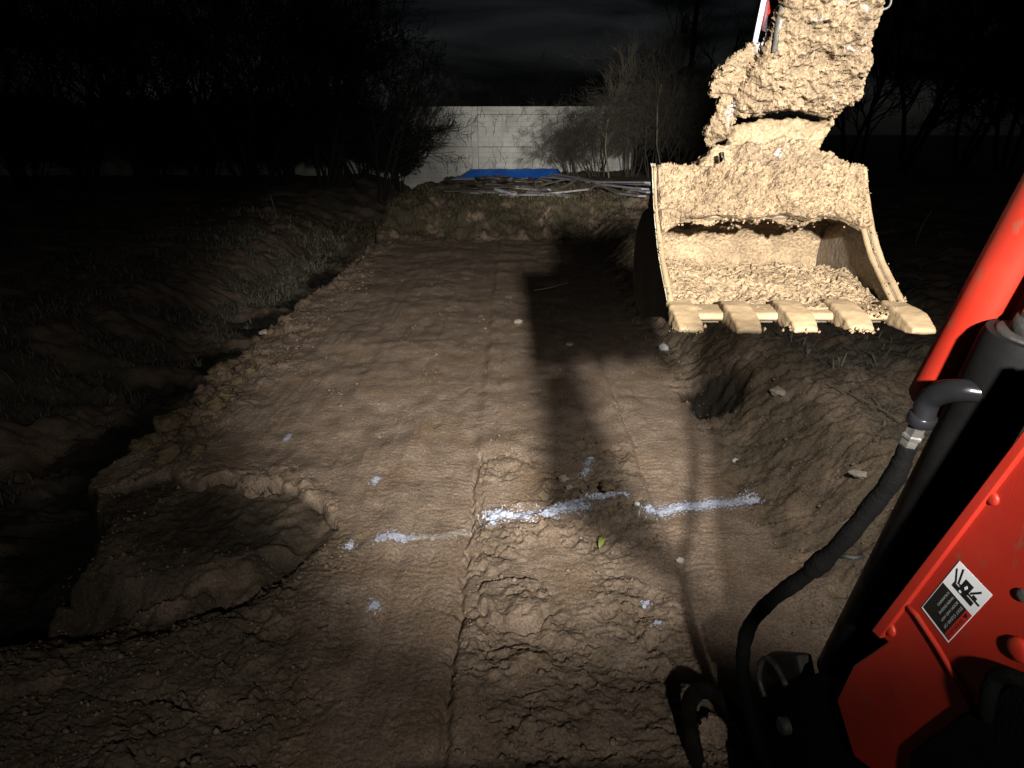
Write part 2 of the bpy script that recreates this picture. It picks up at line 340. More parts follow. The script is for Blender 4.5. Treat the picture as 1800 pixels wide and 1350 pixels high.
    z = z - 0.20 * (1 - ss(0.2, 1.0, hd)) + .05 * fbm(x * 9, y * 9, 3, 231) * (1 - ss(.5, 1.2, hd))
    # fine grit
    z = z + (0.0022 + 0.003 * np.clip(rough + bank + rmid, 0, 1)) * fbm(x * 30, y * 30, 3, 101, .7) * (y < 9)
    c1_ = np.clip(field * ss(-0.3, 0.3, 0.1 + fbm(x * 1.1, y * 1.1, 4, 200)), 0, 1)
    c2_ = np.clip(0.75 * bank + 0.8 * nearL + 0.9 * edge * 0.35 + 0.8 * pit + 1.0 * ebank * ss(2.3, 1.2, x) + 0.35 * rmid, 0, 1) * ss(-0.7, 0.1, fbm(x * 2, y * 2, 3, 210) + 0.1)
    c3_ = np.maximum(.55 * pit * ss(-.4, .2, w3 + .1), np.maximum(.9 * (1 - ss(0.6, 1.05, hd)), ss(-.02, .06, dl + .05 * w2) * (1 - ss(.75, 1.35, dl + .35 * w)) * ss(17, 12, y)))  # paints shade near black: pit, bank hollow and the band along the ditch
    return z, np.stack([c1_, c2_, c3_, np.ones_like(z)], -1)
def axis(lo, hi, step, far_lo, far_hi, grow=1.035):
    a = list(np.arange(lo, hi, step)); s = step
    while a[-1] < far_hi: s *= grow; a.append(a[-1] + s)
    s = step; b = [lo]
    while b[-1] > far_lo: s *= grow; b.append(b[-1] - s)
    return np.array(b[:0:-1] + a)
xs = axis(-3.2, 2.7, 0.0112, -140, 140)
yl = [1.15]
while yl[-1] < 14.6: yl.append(yl[-1] + min((yl[-1] ** 2 + 4.84) / 1500, 0.034))
s_ = 0.034
while yl[-1] < 160: s_ *= 1.05; yl.append(yl[-1] + s_)
s_ = 0.012; nb = [1.15]
while nb[-1] > -12: s_ *= 1.12; nb.append(nb[-1] - s_)
ys = np.array(nb[:0:-1] + yl)
GX, GY = np.meshgrid(xs, ys)
GZ, ZONE = terrain(GX, GY)
nx, ny = len(xs), len(ys)
ii = np.arange(nx * ny).reshape(ny, nx)
gf = np.stack([ii[:-1, :-1], ii[:-1, 1:], ii[1:, 1:], ii[1:, :-1]], -1).reshape(-1, 4)
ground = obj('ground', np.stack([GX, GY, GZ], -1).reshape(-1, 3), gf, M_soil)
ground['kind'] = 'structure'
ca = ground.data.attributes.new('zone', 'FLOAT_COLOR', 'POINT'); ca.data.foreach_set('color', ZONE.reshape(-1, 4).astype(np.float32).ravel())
def gz(x, y):
    x = np.asarray(x, float); y = np.asarray(y, float)
    i = np.clip(np.searchsorted(xs, x) - 1, 0, nx - 2); j = np.clip(np.searchsorted(ys, y) - 1, 0, ny - 2)
    u = (x - xs[i]) / (xs[i + 1] - xs[i]); v = (y - ys[j]) / (ys[j + 1] - ys[j])
    return GZ[j, i] * (1 - u) * (1 - v) + GZ[j, i + 1] * u * (1 - v) + GZ[j + 1, i] * (1 - u) * v + GZ[j + 1, i + 1] * u * v
def gpt(px, py):                                   # photo pixel to the point of the ground seen there
    d = ray(px, py); t = 1.0
    z = 0.0
    for _ in range(30):
        p = CAM + d * ((z - CAMH) / d.z); z = 0.5 * z + 0.5 * float(gz(p.x, p.y))
    p = CAM + d * ((z - CAMH) / d.z); p.z = float(gz(p.x, p.y)); return p

# ------------------------------------------------------------------ boundary wall
YW, ZB, ZT = 28.6, 0.3, 3.04
wall = thing('boundary_wall', 'long white panel wall with dark dead vines across the far end', 'wall', (0, YW, ZB))
BAY = 6.6; x0p = float(at_y(835, 250, YW).x)
rows = ((ZB - 0.6, float(at_y(835, 258, YW).z)), (float(at_y(835, 258, YW).z), float(at_y(835, 201, YW).z)), (float(at_y(835, 201, YW).z), ZT))
pm = {}
for b in range(-6, 2):
    if b == 1:
        MB().box((x0p + b * BAY, YW + 0.05, (ZB - 0.6 + ZT) / 2 - 0.01), (0.13, 0.16, (ZT - ZB + 0.6) / 2), None).build('post', M_wall, wall, bevel=0.015); break
    xa = x0p + b * BAY
    MB().box((xa, YW + 0.05, (ZB - 0.6 + ZT) / 2 - 0.01), (0.13, 0.16, (ZT - ZB + 0.6) / 2), None).build('post', M_wall, wall, bevel=0.015)
    for k, (za, zb) in enumerate(rows):
        if k in pm:
            o = pm[k].copy(); C.objects.link(o); o.location.x = (xa - pm[k]['x0']); o.location.y = random.uniform(-0.012, 0.012)
        else:
            o = MB().box((xa + BAY / 2, YW + 0.02, (za + zb) / 2), (BAY / 2 - 0.137, 0.08, (zb - za) / 2 - 0.005)).build('panel', M_wall, wall, bevel=0.012)
            pm[k] = o; o['x0'] = xa
# dead vines
for k in range(110):
    px = random.uniform(690, 1050); py0 = random.choice([random.uniform(285, 308), random.uniform(200, 300), random.uniform(200, 240)])
    p = at_y(px, py0, YW - 0.085); m = MB(); ln = random.uniform(0.25, 1.0)
    def creep(p, d, ln, r, lev):
        pts = [p]; 
        for i in range(max(3, int(ln / 0.09))):
            d = (d + Vector((random.uniform(-.35, .35), 0, random.uniform(-.2, .45)))).normalized()
            q = pts[-1] + d * 0.09
            if q.z > ZT + 0.02 or q.z < ZB - 0.1: break
            q.y = YW - 0.078 - random.uniform(0, 0.03); pts.append(q)
            if lev < 2 and random.random() < 0.2:
                creep(q, Vector((random.choice([-1, 1]) * random.uniform(.3, 1.0), 0, random.uniform(0, 1))).normalized(), ln * random.uniform(.2, .5), r * 0.65, lev + 1)
        if len(pts) > 1: m.tube(pts, [r * (1 - 0.6 * i / len(pts)) for i in range(len(pts))], 4)
    creep(p, Vector((random.uniform(-.3, .3), 0, 1)), ln, random.uniform(0.006, 0.016), 0)
    if len(m.v) > 8:
        tag(m.build('dead_vine', M_vine), 'dark dead vine stem clinging to the face of the white wall', 'vine', 'dead vines on the white wall')

# ------------------------------------------------------------------ blue tarp on a low stack at the wall's foot
ty = 27.6
ta, tb = at_y(800, 306, ty), at_y(997, 306, ty)
tb0 = float(gz((ta.x + tb.x) / 2, ty))
nu, nv = 110, 26; U, V = np.meshgrid(np.linspace(0, 1, nu), np.linspace(0, 1, nv))
X = ta.x + (tb.x - ta.x) * U; prof = np.interp(V, [0, .08, .42, .58, .92, 1], [0, .06, .95, 1, .1, 0])
endf = ss(0.0, 0.16, U) * (1 - ss(0.90, 0.975, U))
hh = float(at_y(900, 294, ty).z - at_y(900, 308, ty).z) + 0.03
bz = tb0 + 0 * X
Zt = bz + hh * prof * (endf * (0.93 + 0.10 * U + 0.03 * perlin(U * 9, V * 2, 5))) + 0.03 + 0.012 * perlin(U * 25, V * 5, 8) * (0.4 + prof)
Yt = ty + (V - 0.5) * 1.3 + 0.04 * perlin(U * 20, V * 3, 12)
idx = np.arange(nu * nv).reshape(nv, nu); tf = np.stack([idx[:-1, :-1], idx[:-1, 1:], idx[1:, 1:], idx[1:, :-1]], -1).reshape(-1, 4)
tarp = obj('tarp', np.stack([X, Yt, Zt], -1).reshape(-1, 3), tf, M_tarp)
tag(tarp, 'bright blue tarp spread over a low stack at the foot of the white wall', 'tarp')
so = tarp.modifiers.new('thick', 'SOLIDIFY'); so.thickness = 0.01

# ------------------------------------------------------------------ scrap timber on the far bank
def plank(name, a, b, w, t, m, label, cat, group=None, roll=0.0):
    a, b = Vector(a), Vector(b); d = (b - a); ln = d.length; q = d.to_track_quat('X', 'Z').to_matrix() @ Matrix.Rotation(roll, 3, 'X')
    n = 7; v = []; f = []; ph = random.uniform(0, 6)
    for i in range(n):
        s = i / (n - 1) - 0.5; sag = 0.012 * ln * math.sin(ph + s * 4) * 0.4
        for yy, zz in ((-1, -1), (1, -1), (1, 1), (-1, 1)): v.append((a + b) / 2 + q @ Vector((s * ln, yy * w / 2, zz * t / 2 + sag)))
    f.append((3, 2, 1, 0)); f.append(tuple((n - 1) * 4 + k for k in range(4)))
    for i in range(n - 1):
        for k in range(4): f.append((i * 4 + k, i * 4 + (k + 1) % 4, i * 4 + 4 + (k + 1) % 4, i * 4 + 4 + k))
    return tag(obj(name, v, f, m, None, False), label, cat, group)
def bankpt(px, py, lift=0.0):
    p = gpt(px, py); return Vector((p.x, p.y, p.z + lift))
for k in range(30):
    px, py = random.uniform(820, 965), random.uniform(318, 346); p = bankpt(px, py, random.uniform(0.03, 0.14))
    a = random.gauss(0.1, 0.8); ln = random.uniform(0.6, 2.0); d = Vector((math.cos(a), math.sin(a) * 0.9, random.uniform(-.10, .14))) * ln / 2
    plank('plank', p - d, p + d, random.uniform(0.06, 0.14), random.uniform(0.025, 0.05), random.choice([M_board, M_board, M_timber]), 'short weathered board lying in the scrap timber heap behind the dirt bank', 'board', 'loose boards in the scrap heap', random.uniform(-.6, .6))
pa, pb = bankpt(872, 343, 0.12), bankpt(905, 350, 0.1)
plank('plank', pa, pb, 0.10, 0.06, M_board2, 'pale thick board lying lowest at the front of the scrap timber heap', 'board')
for k in range(6):                                 # the long pale boards running off to the right
    a = bankpt(970 - 4 * k, 318 + 2.0 * k, 0.20 + 0.012 * k); b = bankpt(1152 - 5 * k, 347 + 3.4 * k, 0.22 + 0.012 * k)
    plank('long_board', a, b, 0.20, 0.04, M_board2, ('rearmost', 'second from the rear', 'third from the rear', 'fourth from the rear', 'second from the front', 'frontmost')[k] + ' of the long pale boards running right behind the dirt bank', 'board', 'long boards behind the bank', random.uniform(-.08, .08))
def limb(px, py, ln, a, el, r, label):
    p = bankpt(px, py, 0.05); m = MB(); pts = [p]; d = Vector((math.cos(a), 0.4 * math.sin(a), el)).normalized()
    for i in range(7):
        d = (d + Vector((random.uniform(-.25, .25), random.uniform(-.2, .2), random.uniform(-.3, .2)))).normalized(); pts.append(pts[-1] + d * ln / 7)
    m.tube(pts, [r * (1 - .5 * i / 7) for i in range(8)], 6)
    for i in (2, 4): m.tube([pts[i], pts[i] + Vector((random.uniform(-.2, .3), 0, .2)) * ln * .6], [r * .5, r * .2], 5)
    tag(m.build('root_limb', M_timber, smooth=True), label, 'branch', 'dark limbs on the scrap heap')
for k, (px, py) in enumerate(((905, 322), (918, 326), (940, 333), (952, 338), (965, 340), (862, 322), (840, 330), (985, 334))):
    limb(px, py, random.uniform(0.5, 1.0), random.uniform(-.6, .5), random.uniform(-.1, .7), random.uniform(.03, .06), 'dark crooked limb lying among the scrap boards behind the dirt bank')
p = bankpt(1052, 345, 0.02); m = MB(); m.tube([p + Vector((-.45, 0, -.05)), p + Vector((-.1, 0, .22)), p + Vector((0.05, 0, .24)), p + Vector((.5, 0, 0)), p + Vector((.8, 0, -.02))], [.02, .03, .03, .025, .02], 6)
tag(m.build('bent_limb', M_timber, smooth=True), 'arched dark limb leaning over the long pale boards on the bank', 'branch')

# ------------------------------------------------------------------ trees and shrubs, bare for winter
def tree(name, label, cat, base, height, spread, stems, mt, mc, levels=4, lean=(0, 0), seed=0, group=None, arch=0.0, rad=None, twigs=5, rmin=0.0035):
    rnd = random.Random(seed); base = Vector(base); t = thing(name, label, cat, base, group)
    tr, cr = MB(), MB()
    def grow(p, d, ln, r, lev):
        n = 5 if lev < 2 else 3; pts = [p]; rr = [r]
        for i in range(n):
            d = (d + Vector((rnd.uniform(-.22, .22), rnd.uniform(-.22, .22), rnd.uniform(-.05, .16) - arch * 0.1 * lev))).normalized()
            pts.append(pts[-1] + d * ln / n); rr.append(max(r * (1 - 0.55 * (i + 1) / n), rmin))
        (tr if lev == 0 else cr).tube(pts, rr, 6 if lev == 0 else (4 if lev < 2 else 3), cap=False)
        if lev < levels:
            nb = twigs if lev else twigs + 3
            for k in range(nb):
                i = rnd.uniform(0.28 if lev == 0 else 0.15, 1.0) * n; j = min(int(i), n - 1); q = pts[j].lerp(pts[j + 1], i - j)
                a = rnd.uniform(0, 6.283); ax = d.orthogonal().normalized(); ax.rotate(Matrix.Rotation(a, 3, d))
                grow(q, (d * rnd.uniform(.5, 1.0) + ax * rnd.uniform(.4, .95) * spread).normalized(), ln * rnd.uniform(.38, .62), rr[j] * 0.5, lev + 1)
    for s in range(stems):
        a = rnd.uniform(0, 6.283); o = Vector((math.cos(a), math.sin(a), 0)) * (0.0 if stems == 1 else rnd.uniform(.05, .35))
        d = Vector((o.x * 1.2 * spread + lean[0], o.y * 1.2 * spread + lean[1], 1)).normalized()
        grow(base + o - Vector((0, 0, .1)), d, height * rnd.uniform(.55, .75), rad or height * 0.011, 0)
    tr.build('trunk' if stems == 1 else 'stems', mt, t, True); cr.build('crown', mc, t, False)
    return t
def tx(px, y): return (float(at_y(px, 300, y).x), y, float(gz(at_y(px, 300, y).x, y)))
G_b = 'bare shrubs at the right end of the white wall'
for i, (px, y, h, sp_, ln, lab) in enumerate((
    (1008, 26.5, 2.6, 1.1, (-.25, 0), 'arching bare shrub leaning left across the white wall beside the tarp'),
    (1050, 25.5, 3.2, 1.1, (-.3, 0), 'dense bare thicket in front of the end of the white wall'),
    (1105, 25.0, 3.6, 1.0, (0, 0), 'bare thicket between the two slender pale saplings'),
    (1150, 24.0, 4.2, 0.9, (0, 0), 'tall bare thicket just left of the raised bucket'),
    (1200, 24.5, 4.0, 0.9, (.05, 0), 'bare thicket partly hidden behind the raised bucket'))):
    tree('bare_shrub', lab, 'shrub', tx(px, y), h, sp_, 9, M_bark, M_bark, 3, ln, 30 + i, G_b, arch=0.6, rad=0.022, twigs=6)
tree('sapling', 'slender pale sapling with a yellowish twiggy top beside the wall end', 'tree', tx(1072, 24.2), 4.6, 0.55, 1, M_bark2, M_bark2, 3, (-.02, 0), 51, rad=0.035, twigs=7)
tree('sapling', 'thin crooked pale sapling close to the left of the bucket arm', 'tree', tx(1166, 22.8), 4.8, 0.55, 1, M_bark2, M_bark, 3, (0, 0), 57, rad=0.03, twigs=6)
for i, (px, y, h) in enumerate(((1120, 31, 7.6), (1190, 33, 8.4), (1245, 30, 8.6))):
    tree('bare_tree', ('bare tree rising behind the saplings at right of the wall', 'tall bare tree below the pale canister on the pole', 'tall bare tree hidden partly by the muddy arm')[i], 'tree', tx(px, y), h, 0.75, 1, M_bark, M_bark, 4, (0, 0), 70 + i, twigs=5)
for i, (px, y, h) in enumerate(((812, 37, 4.6), (955, 37, 5.2), (1000, 40, 4.6), (880, 42, 4.0))):
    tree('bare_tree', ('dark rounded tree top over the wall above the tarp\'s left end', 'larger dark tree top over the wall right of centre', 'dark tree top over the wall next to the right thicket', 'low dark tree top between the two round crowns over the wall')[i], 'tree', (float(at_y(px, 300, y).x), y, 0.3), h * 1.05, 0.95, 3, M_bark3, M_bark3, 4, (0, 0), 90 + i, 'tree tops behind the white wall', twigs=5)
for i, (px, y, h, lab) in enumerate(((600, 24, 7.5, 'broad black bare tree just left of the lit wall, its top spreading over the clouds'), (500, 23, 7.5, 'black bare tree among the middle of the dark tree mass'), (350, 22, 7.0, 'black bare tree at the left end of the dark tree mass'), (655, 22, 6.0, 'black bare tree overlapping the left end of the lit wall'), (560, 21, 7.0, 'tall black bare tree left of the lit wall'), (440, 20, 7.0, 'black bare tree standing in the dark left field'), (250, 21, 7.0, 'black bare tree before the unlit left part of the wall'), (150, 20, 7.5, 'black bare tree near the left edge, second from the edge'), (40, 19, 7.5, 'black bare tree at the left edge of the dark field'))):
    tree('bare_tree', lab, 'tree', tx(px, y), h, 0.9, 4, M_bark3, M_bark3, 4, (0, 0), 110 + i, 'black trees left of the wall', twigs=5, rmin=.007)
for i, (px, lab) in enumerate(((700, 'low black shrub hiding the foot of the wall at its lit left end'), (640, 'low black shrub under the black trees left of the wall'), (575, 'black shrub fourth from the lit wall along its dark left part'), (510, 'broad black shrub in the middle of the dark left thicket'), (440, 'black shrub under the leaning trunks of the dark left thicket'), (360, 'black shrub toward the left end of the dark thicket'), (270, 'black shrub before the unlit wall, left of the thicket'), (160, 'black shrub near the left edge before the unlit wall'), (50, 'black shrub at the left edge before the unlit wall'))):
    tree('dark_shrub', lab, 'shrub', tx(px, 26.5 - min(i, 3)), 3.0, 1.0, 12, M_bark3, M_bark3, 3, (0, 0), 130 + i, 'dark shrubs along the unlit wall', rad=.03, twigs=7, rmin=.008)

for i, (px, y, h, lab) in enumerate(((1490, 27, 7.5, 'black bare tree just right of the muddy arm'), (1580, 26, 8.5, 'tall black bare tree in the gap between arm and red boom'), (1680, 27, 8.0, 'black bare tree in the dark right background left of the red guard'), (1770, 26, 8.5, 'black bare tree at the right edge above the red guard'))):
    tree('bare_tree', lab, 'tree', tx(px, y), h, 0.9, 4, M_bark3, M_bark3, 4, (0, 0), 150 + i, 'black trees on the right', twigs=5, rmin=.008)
# utility pole with a pale canister
up = at_y(1222, 40, 40.0); pole = thing('utility_pole', 'dark utility pole with a pale canister above the bare trees', 'utility pole', (up.x, 40.0, 0.3))
MB().tube([(up.x, 40, 0), (up.x, 40, 12)], [.17, .12], 10).build('pole', M_bark3, pole, True)
a_, b_ = at_y(1202, 58, 39.7), at_y(1207, 22, 39.7)
m = MB(); m.tube([a_, a_.lerp(b_, .08), a_.lerp(b_, .7), a_.lerp(b_, .85)], [.15, .22, .22, .12], 14); m.tube([a_.lerp(b_, .85), b_], [.05, .04], 8); m.build('canister', M_pole, pole, True)
MB().tube([a_.lerp(b_, .5), (up.x, 40, a_.lerp(b_, .5).z)], .04, 6).build('bracket', M_bark3, pole, True)

# ------------------------------------------------------------------ dry grass (stuff) and single straws
def grass(n, fx, seed):
    r = np.random.default_rng(seed); P = fx(r, n); x, y = P[:, 0], P[:, 1]; z = gz(x, y)
    a = r.uniform(0, 6.283, n); ln = r.uniform(.05, .22, n); el = r.uniform(.1, 1.1, n); w = r.uniform(.002, .005, n) * (1 + y / 8)
    d = np.stack([np.cos(a) * np.cos(el), np.sin(a) * np.cos(el), np.sin(el)], -1) * ln[:, None]; s = np.stack([-np.sin(a), np.cos(a), 0 * a], -1) * w[:, None]
    b = np.stack([x, y, z - .005], -1); mid_ = b + d * .55 + np.array([0, 0, .02])
    v = np.stack([b - s, b + s, mid_ + s * .7, mid_ - s * .7, b + d * np.array([1.05, 1.05, .8])], 1).reshape(-1, 3)
    k = np.arange(n)[:, None] * 5
    f = [tuple(q) for q in np.concatenate([k + np.array([[0, 1, 2, 3]])], 0)] + [tuple(q) for q in (k + np.array([[3, 2, 4]]))]
    return v, f
def left_f(r, n):
    x = -3.85 - np.abs(r.normal(0, 1.7, n)); y = r.uniform(2.5, 15, n); k = fbm(x * 1.1, y * 1.1, 4, 200) > -0.12
    return np.stack([x, y], -1)[k]
def right_f(r, n):
    x = 2.35 + np.abs(r.normal(0, 1.6, n)); y = r.uniform(2.5, 14, n); k = fbm(x * 1.1, y * 1.1, 4, 200) > 0.0
    return np.stack([x, y], -1)[k]
def grass_obj(n, fx, seed):
    r = np.random.default_rng(seed); P = fx(r, n)
    v, f = grass(len(P), lambda r_, n_: P, seed + 1)
    o = obj('dry_grass', v, f, M_straw, None, False); o['kind'] = 'stuff'; return o
def bank_f(r, n):
    x = r.uniform(-4.5, 4.0, n); y = 13.6 + r.gamma(2.0, .7, n); k = fbm(x * 1.3, y * 1.3, 4, 220) > -.25
    return np.stack([x, y], -1)[k]
g3 = grass_obj(9000, bank_f, 8); g3.data.materials[0] = M_weed
g1 = grass_obj(16000, left_f, 3); g2 = grass_obj(2600, right_f, 4)
def straw(name, pts, r, m, label, cat, group=None):
    tag(MB().tube(spline(pts, 5), r, 5).build(name, m, smooth=True), label, cat, group)
p1, p2, p3 = gpt(1425, 672), gpt(1505, 708), gpt(1582, 748)
for q in (p1, p2, p3): q.z += 0.035
straw('straw', [p1, p2 + Vector((0, 0, .01)), p3], 0.004, M_straw, 'long pale straw lying along the top of the right bank', 'straw')
p1, p2, p3 = gpt(937, 514), gpt(965, 512), gpt(1002, 503)
straw('stick', [p1 + Vector((0, 0, .03)), p2 + Vector((0, 0, .05)), p3 + Vector((0, 0, .06))], 0.014, M_stick, 'bent pale stick lying at the edge of the bucket shadow', 'stick')
p1 = gpt(1608, 430); straw('reed', [p1, at_y(1620, 400, p1.y), at_y(1637, 370, p1.y)], 0.012, M_straw, 'single pale reed leaning right in the dark beyond the bucket', 'reed')
p1 = gpt(488, 385); straw('reed', [p1, at_y(482, 365, p1.y), at_y(475, 343, p1.y)], 0.012, M_straw, 'single dim reed standing in the dark left field', 'reed')

# ------------------------------------------------------------------ loose clods and stones
def rock(name, p, s, m, label, cat, group=None, seed=0, flat=0.65, sub=2, sink=0.25, rag=0.3):
    import bmesh
    bm = bmesh.new(); bmesh.ops.create_icosphere(bm, subdivisions=sub, radius=1.0); r = random.Random(seed)
    k = np.array([v.co[:] for v in bm.verts]); n = fbm(k[:, 0] * 1.3 + seed, k[:, 1] * 1.3 + k[:, 2] * 1.7, 3, seed)
    f1, _, _ = voronoi(k[:, 0] * 1.9 + seed * 3, k[:, 1] * 1.9 + k[:, 2] * 1.4, seed)
    sc = (1 + rag * n + 0.35 * rag * (f1 < .35)) * s; sx = r.uniform(.8, 1.25); rot = r.uniform(0, 6.28)
    for v, q in zip(bm.verts, sc):
        c = v.co * q; v.co = Vector((c.x * sx, c.y / sx, c.z * flat)); v.co.rotate(Matrix.Rotation(rot, 3, 'Z'))
    me = bpy.data.meshes.new(name); bm.to_mesh(me); bm.free(); me.materials.append(m)
    me.polygons.foreach_set('use_smooth', np.ones(len(me.polygons), bool))
    o = bpy.data.objects.new(name, me); C.objects.link(o); o.location = p + Vector((0, 0, s * flat * (1 - 2 * sink)))
    return tag(o, label, cat, group)
ed = [(250, 790), (272, 775), (300, 760), (318, 735), (335, 722), (352, 700), (375, 668), (392, 655), (410, 640), (436, 628), (452, 598), (476, 585), (505, 565), (330, 765), (362, 740), (395, 700), (420, 672), (300, 800), (345, 795), (285, 812), (380, 715), (440, 650)]
for k, (px, py) in enumerate(ed):
    p = gpt(px, py); s = (0.075, 0.055, 0.09, 0.06, 0.045)[k % 5] * (1.0 if py > 620 else 0.8)
    rock('dirt_clod', p, s, M_clod, 'crumbly clod of dirt in the row along the raised left edge of the cut', 'dirt clod', 'clods on the left edge', 200 + k, sub=4, rag=0.42)
for k in range(0):
    px, py = random.uniform(850, 1105), random.uniform(905, 1130)
    p = gpt(px, py); rock('dirt_clod', p, random.uniform(.014, .036), M_clod, 'small clod of dirt in the churned strip below the white lines', 'dirt clod', 'clods in the churned strip', 300 + k, sub=3, rag=0.4, flat=0.55)
for px, py, s, m, lab, fl in ((1510, 836, .042, M_stone, 'flat pale stone stuck in the right bank beside the hydraulic hose', .5), (1120, 887, .016, M_wstone, 'tiny white pebble between the middle and right white lines', .8),
    (1166, 614, .055, M_wstone, 'white lump at the top of the bank under the left bucket corner', .7), (911, 566, .06, M_stone, 'pale flat stone left of the bucket shadow', .4), (1000, 606, .045, M_stone, 'pale stone near the foot of the bucket shadow', .4),
    (1368, 692, .06, M_stone, 'grey stone on the right bank below the bucket teeth', .5), (1292, 812, .022, M_wstone, 'small white stone at the foot of the right bank', .8), (468, 586, .06, M_stone, 'pale broken stone on the left edge of the cut', .5),
    (1067, 858, .05, M_clod, 'rounded olive clod just above the middle white line', .6), (990, 842, .035, M_stone, 'tan shard sticking up in the narrow shadow above the white line', .9), (1195, 987, .02, M_wstone, 'white chip on the smooth right track below the right line', .7),
    (1000, 858, .024, M_stone, 'smaller tan shard just above the middle white line', .7)):
    rock('stone', gpt(px, py), s, m, lab, 'stone', None, int(px + py), flat=fl, sub=3, rag=.35)
# crumbs: far too many to count
def crumbs(n, seed):
    r = np.random.default_rng(seed); x = r.uniform(-2.9, 2.3, n); y = 1.5 + r.uniform(0, 1, n) ** 1.6 * 9
    w = fbm(x * 2, y * 2, 3, 300)
    keep = ((x > -.25) & (x < .9) & (y < 4.3) & (r.random(n) < .9)) | (x < -2.2) | (x > 1.45) | ((x < -.8) & (y < 3)) | ((w > .35) & (r.random(n) < .5)) | (r.random(n) < .035)
    x, y = x[keep], y[keep]; n = len(x); s = np.clip(r.lognormal(-5.45, .6, n), .002, .018) * (1 + y * .04); z = gz(x, y) + s * .3
    base = np.array([(0, 0, 1), (.9, 0, .1), (.2, .85, -.1), (-.8, .5, .15), (-.7, -.6, -.1), (.3, -.9, .1), (0, 0, -.9)], float)
    fc = np.array([(0, 1, 2), (0, 2, 3), (0, 3, 4), (0, 4, 5), (0, 5, 1), (6, 2, 1), (6, 3, 2), (6, 4, 3), (6, 5, 4), (6, 1, 5)])
    v = base[None] * s[:, None, None] * r.uniform(.35, 1.45, (n, 7, 3)); a = r.uniform(0, 6.28, n); ca_, sa_ = np.cos(a)[:, None], np.sin(a)[:, None]
    vx = v[..., 0] * ca_ - v[..., 1] * sa_; vy = v[..., 0] * sa_ + v[..., 1] * ca_
    v = np.stack([vx + x[:, None], vy + y[:, None], v[..., 2] * .8 + z[:, None]], -1).reshape(-1, 3)
    f = (np.arange(n)[:, None, None] * 7 + fc[None]).reshape(-1, 3)
    o = obj('soil_crumbs', v, f, M_soil, None, False); o['kind'] = 'stuff'
crumbs(21000, 5)

# ------------------------------------------------------------------ sprayed white lines and specks
def paint(pts_px, wid, dens, m, label, cat='paint mark', seed=0, name='paint_mark', grp=None):
    pts = [gpt(*p) for p in pts_px]; P = np.array([[p.x, p.y] for p in pts]); h = 0.0035
    lo, hi = P.min(0) - wid, P.max(0) + wid
    X, Y = np.meshgrid(np.arange(lo[0], hi[0], h), np.arange(lo[1], hi[1], h)); d = np.full(X.shape, 9.0)
    for a, b in zip(P[:-1], P[1:]):
        ab = b - a; t = np.clip(((X - a[0]) * ab[0] + (Y - a[1]) * ab[1]) / max(ab @ ab, 1e-9), 0, 1)
        d = np.minimum(d, np.hypot(X - a[0] - t * ab[0], Y - a[1] - t * ab[1]))
    n = fbm(X * 26, Y * 26, 4, seed); n2 = fbm(X * 9, Y * 9, 2, seed + 9)
    n3 = perlin(X * 75, Y * 75, seed + 3); inside = ((d + wid * (0.30 * n + 0.22 * n2)) < wid * 0.5 * dens * 1.45) & ((n3 < .42 - .5 * (d > wid * .45)) | (d < wid * .18)) | ((d < wid * .85) & (perlin(X * 60, Y * 60, seed + 5) > .74 + .3 * d / wid))
    Z = gz(X, Y) + 0.004
    k = inside[:-1, :-1] & inside[1:, :-1] & inside[:-1, 1:] & inside[1:, 1:]
    ix = np.arange(X.size).reshape(X.shape); f = np.stack([ix[:-1, :-1], ix[:-1, 1:], ix[1:, 1:], ix[1:, :-1]], -1)[k]
    if len(f) == 0: return
    u, inv = np.unique(f, return_inverse=True); V = np.stack([X, Y, Z], -1).reshape(-1, 3)[u]
    tag(obj(name, V, inv.reshape(-1, 4), m), label, cat, grp)
paint([(668, 947), (722, 945)], .07, 1.1, M_paint, 'bright white left tip of the sprayed line on the left track', seed=1)
paint([(722, 946), (780, 943), (830, 934)], .065, .9, M_paint2, 'faded muddy stretch of the white line left of the groove', seed=2)
paint([(862, 906), (900, 905), (960, 898), (1024, 889)], .11, 1.2, M_paint, 'thick white sprayed line in the middle of the dirt', seed=3)
paint([(1000, 884), (1045, 875), (1098, 867)], .055, .95, M_paint, 'thin broken white streak at the right end of the middle line', seed=4)
paint([(1143, 896), (1200, 891), (1260, 886), (1324, 882)], .098, 1.2, M_paint, 'long white sprayed line on the smooth right track', seed=5)
for k, (px, py, s, lab) in enumerate(((661, 845, .05, 'white paint speck high on the left of the smooth dirt'), (1036, 812, .06, 'white paint blot in the shadow above the middle line'), (1028, 830, .05, 'small white paint dab just under the blot in the shadow'), (615, 960, .045, 'faint white paint dab left of the left line'),
    (658, 1066, .045, 'white paint speck on the ground below the left line'), (1133, 1062, .035, 'white paint speck beside the churned strip, upper of two'), (1154, 1096, .035, 'white paint speck beside the churned strip, lower of two'), (506, 770, .04, 'faint white speck alone on the left side of the cut'), (868, 917, .06, 'white paint spatter under the left end of the thick middle line'))):
    paint([(px - 3, py + 3), (px + 3, py - 4)], s, 1.2, M_paint, lab, seed=20 + k, name='paint_speck')
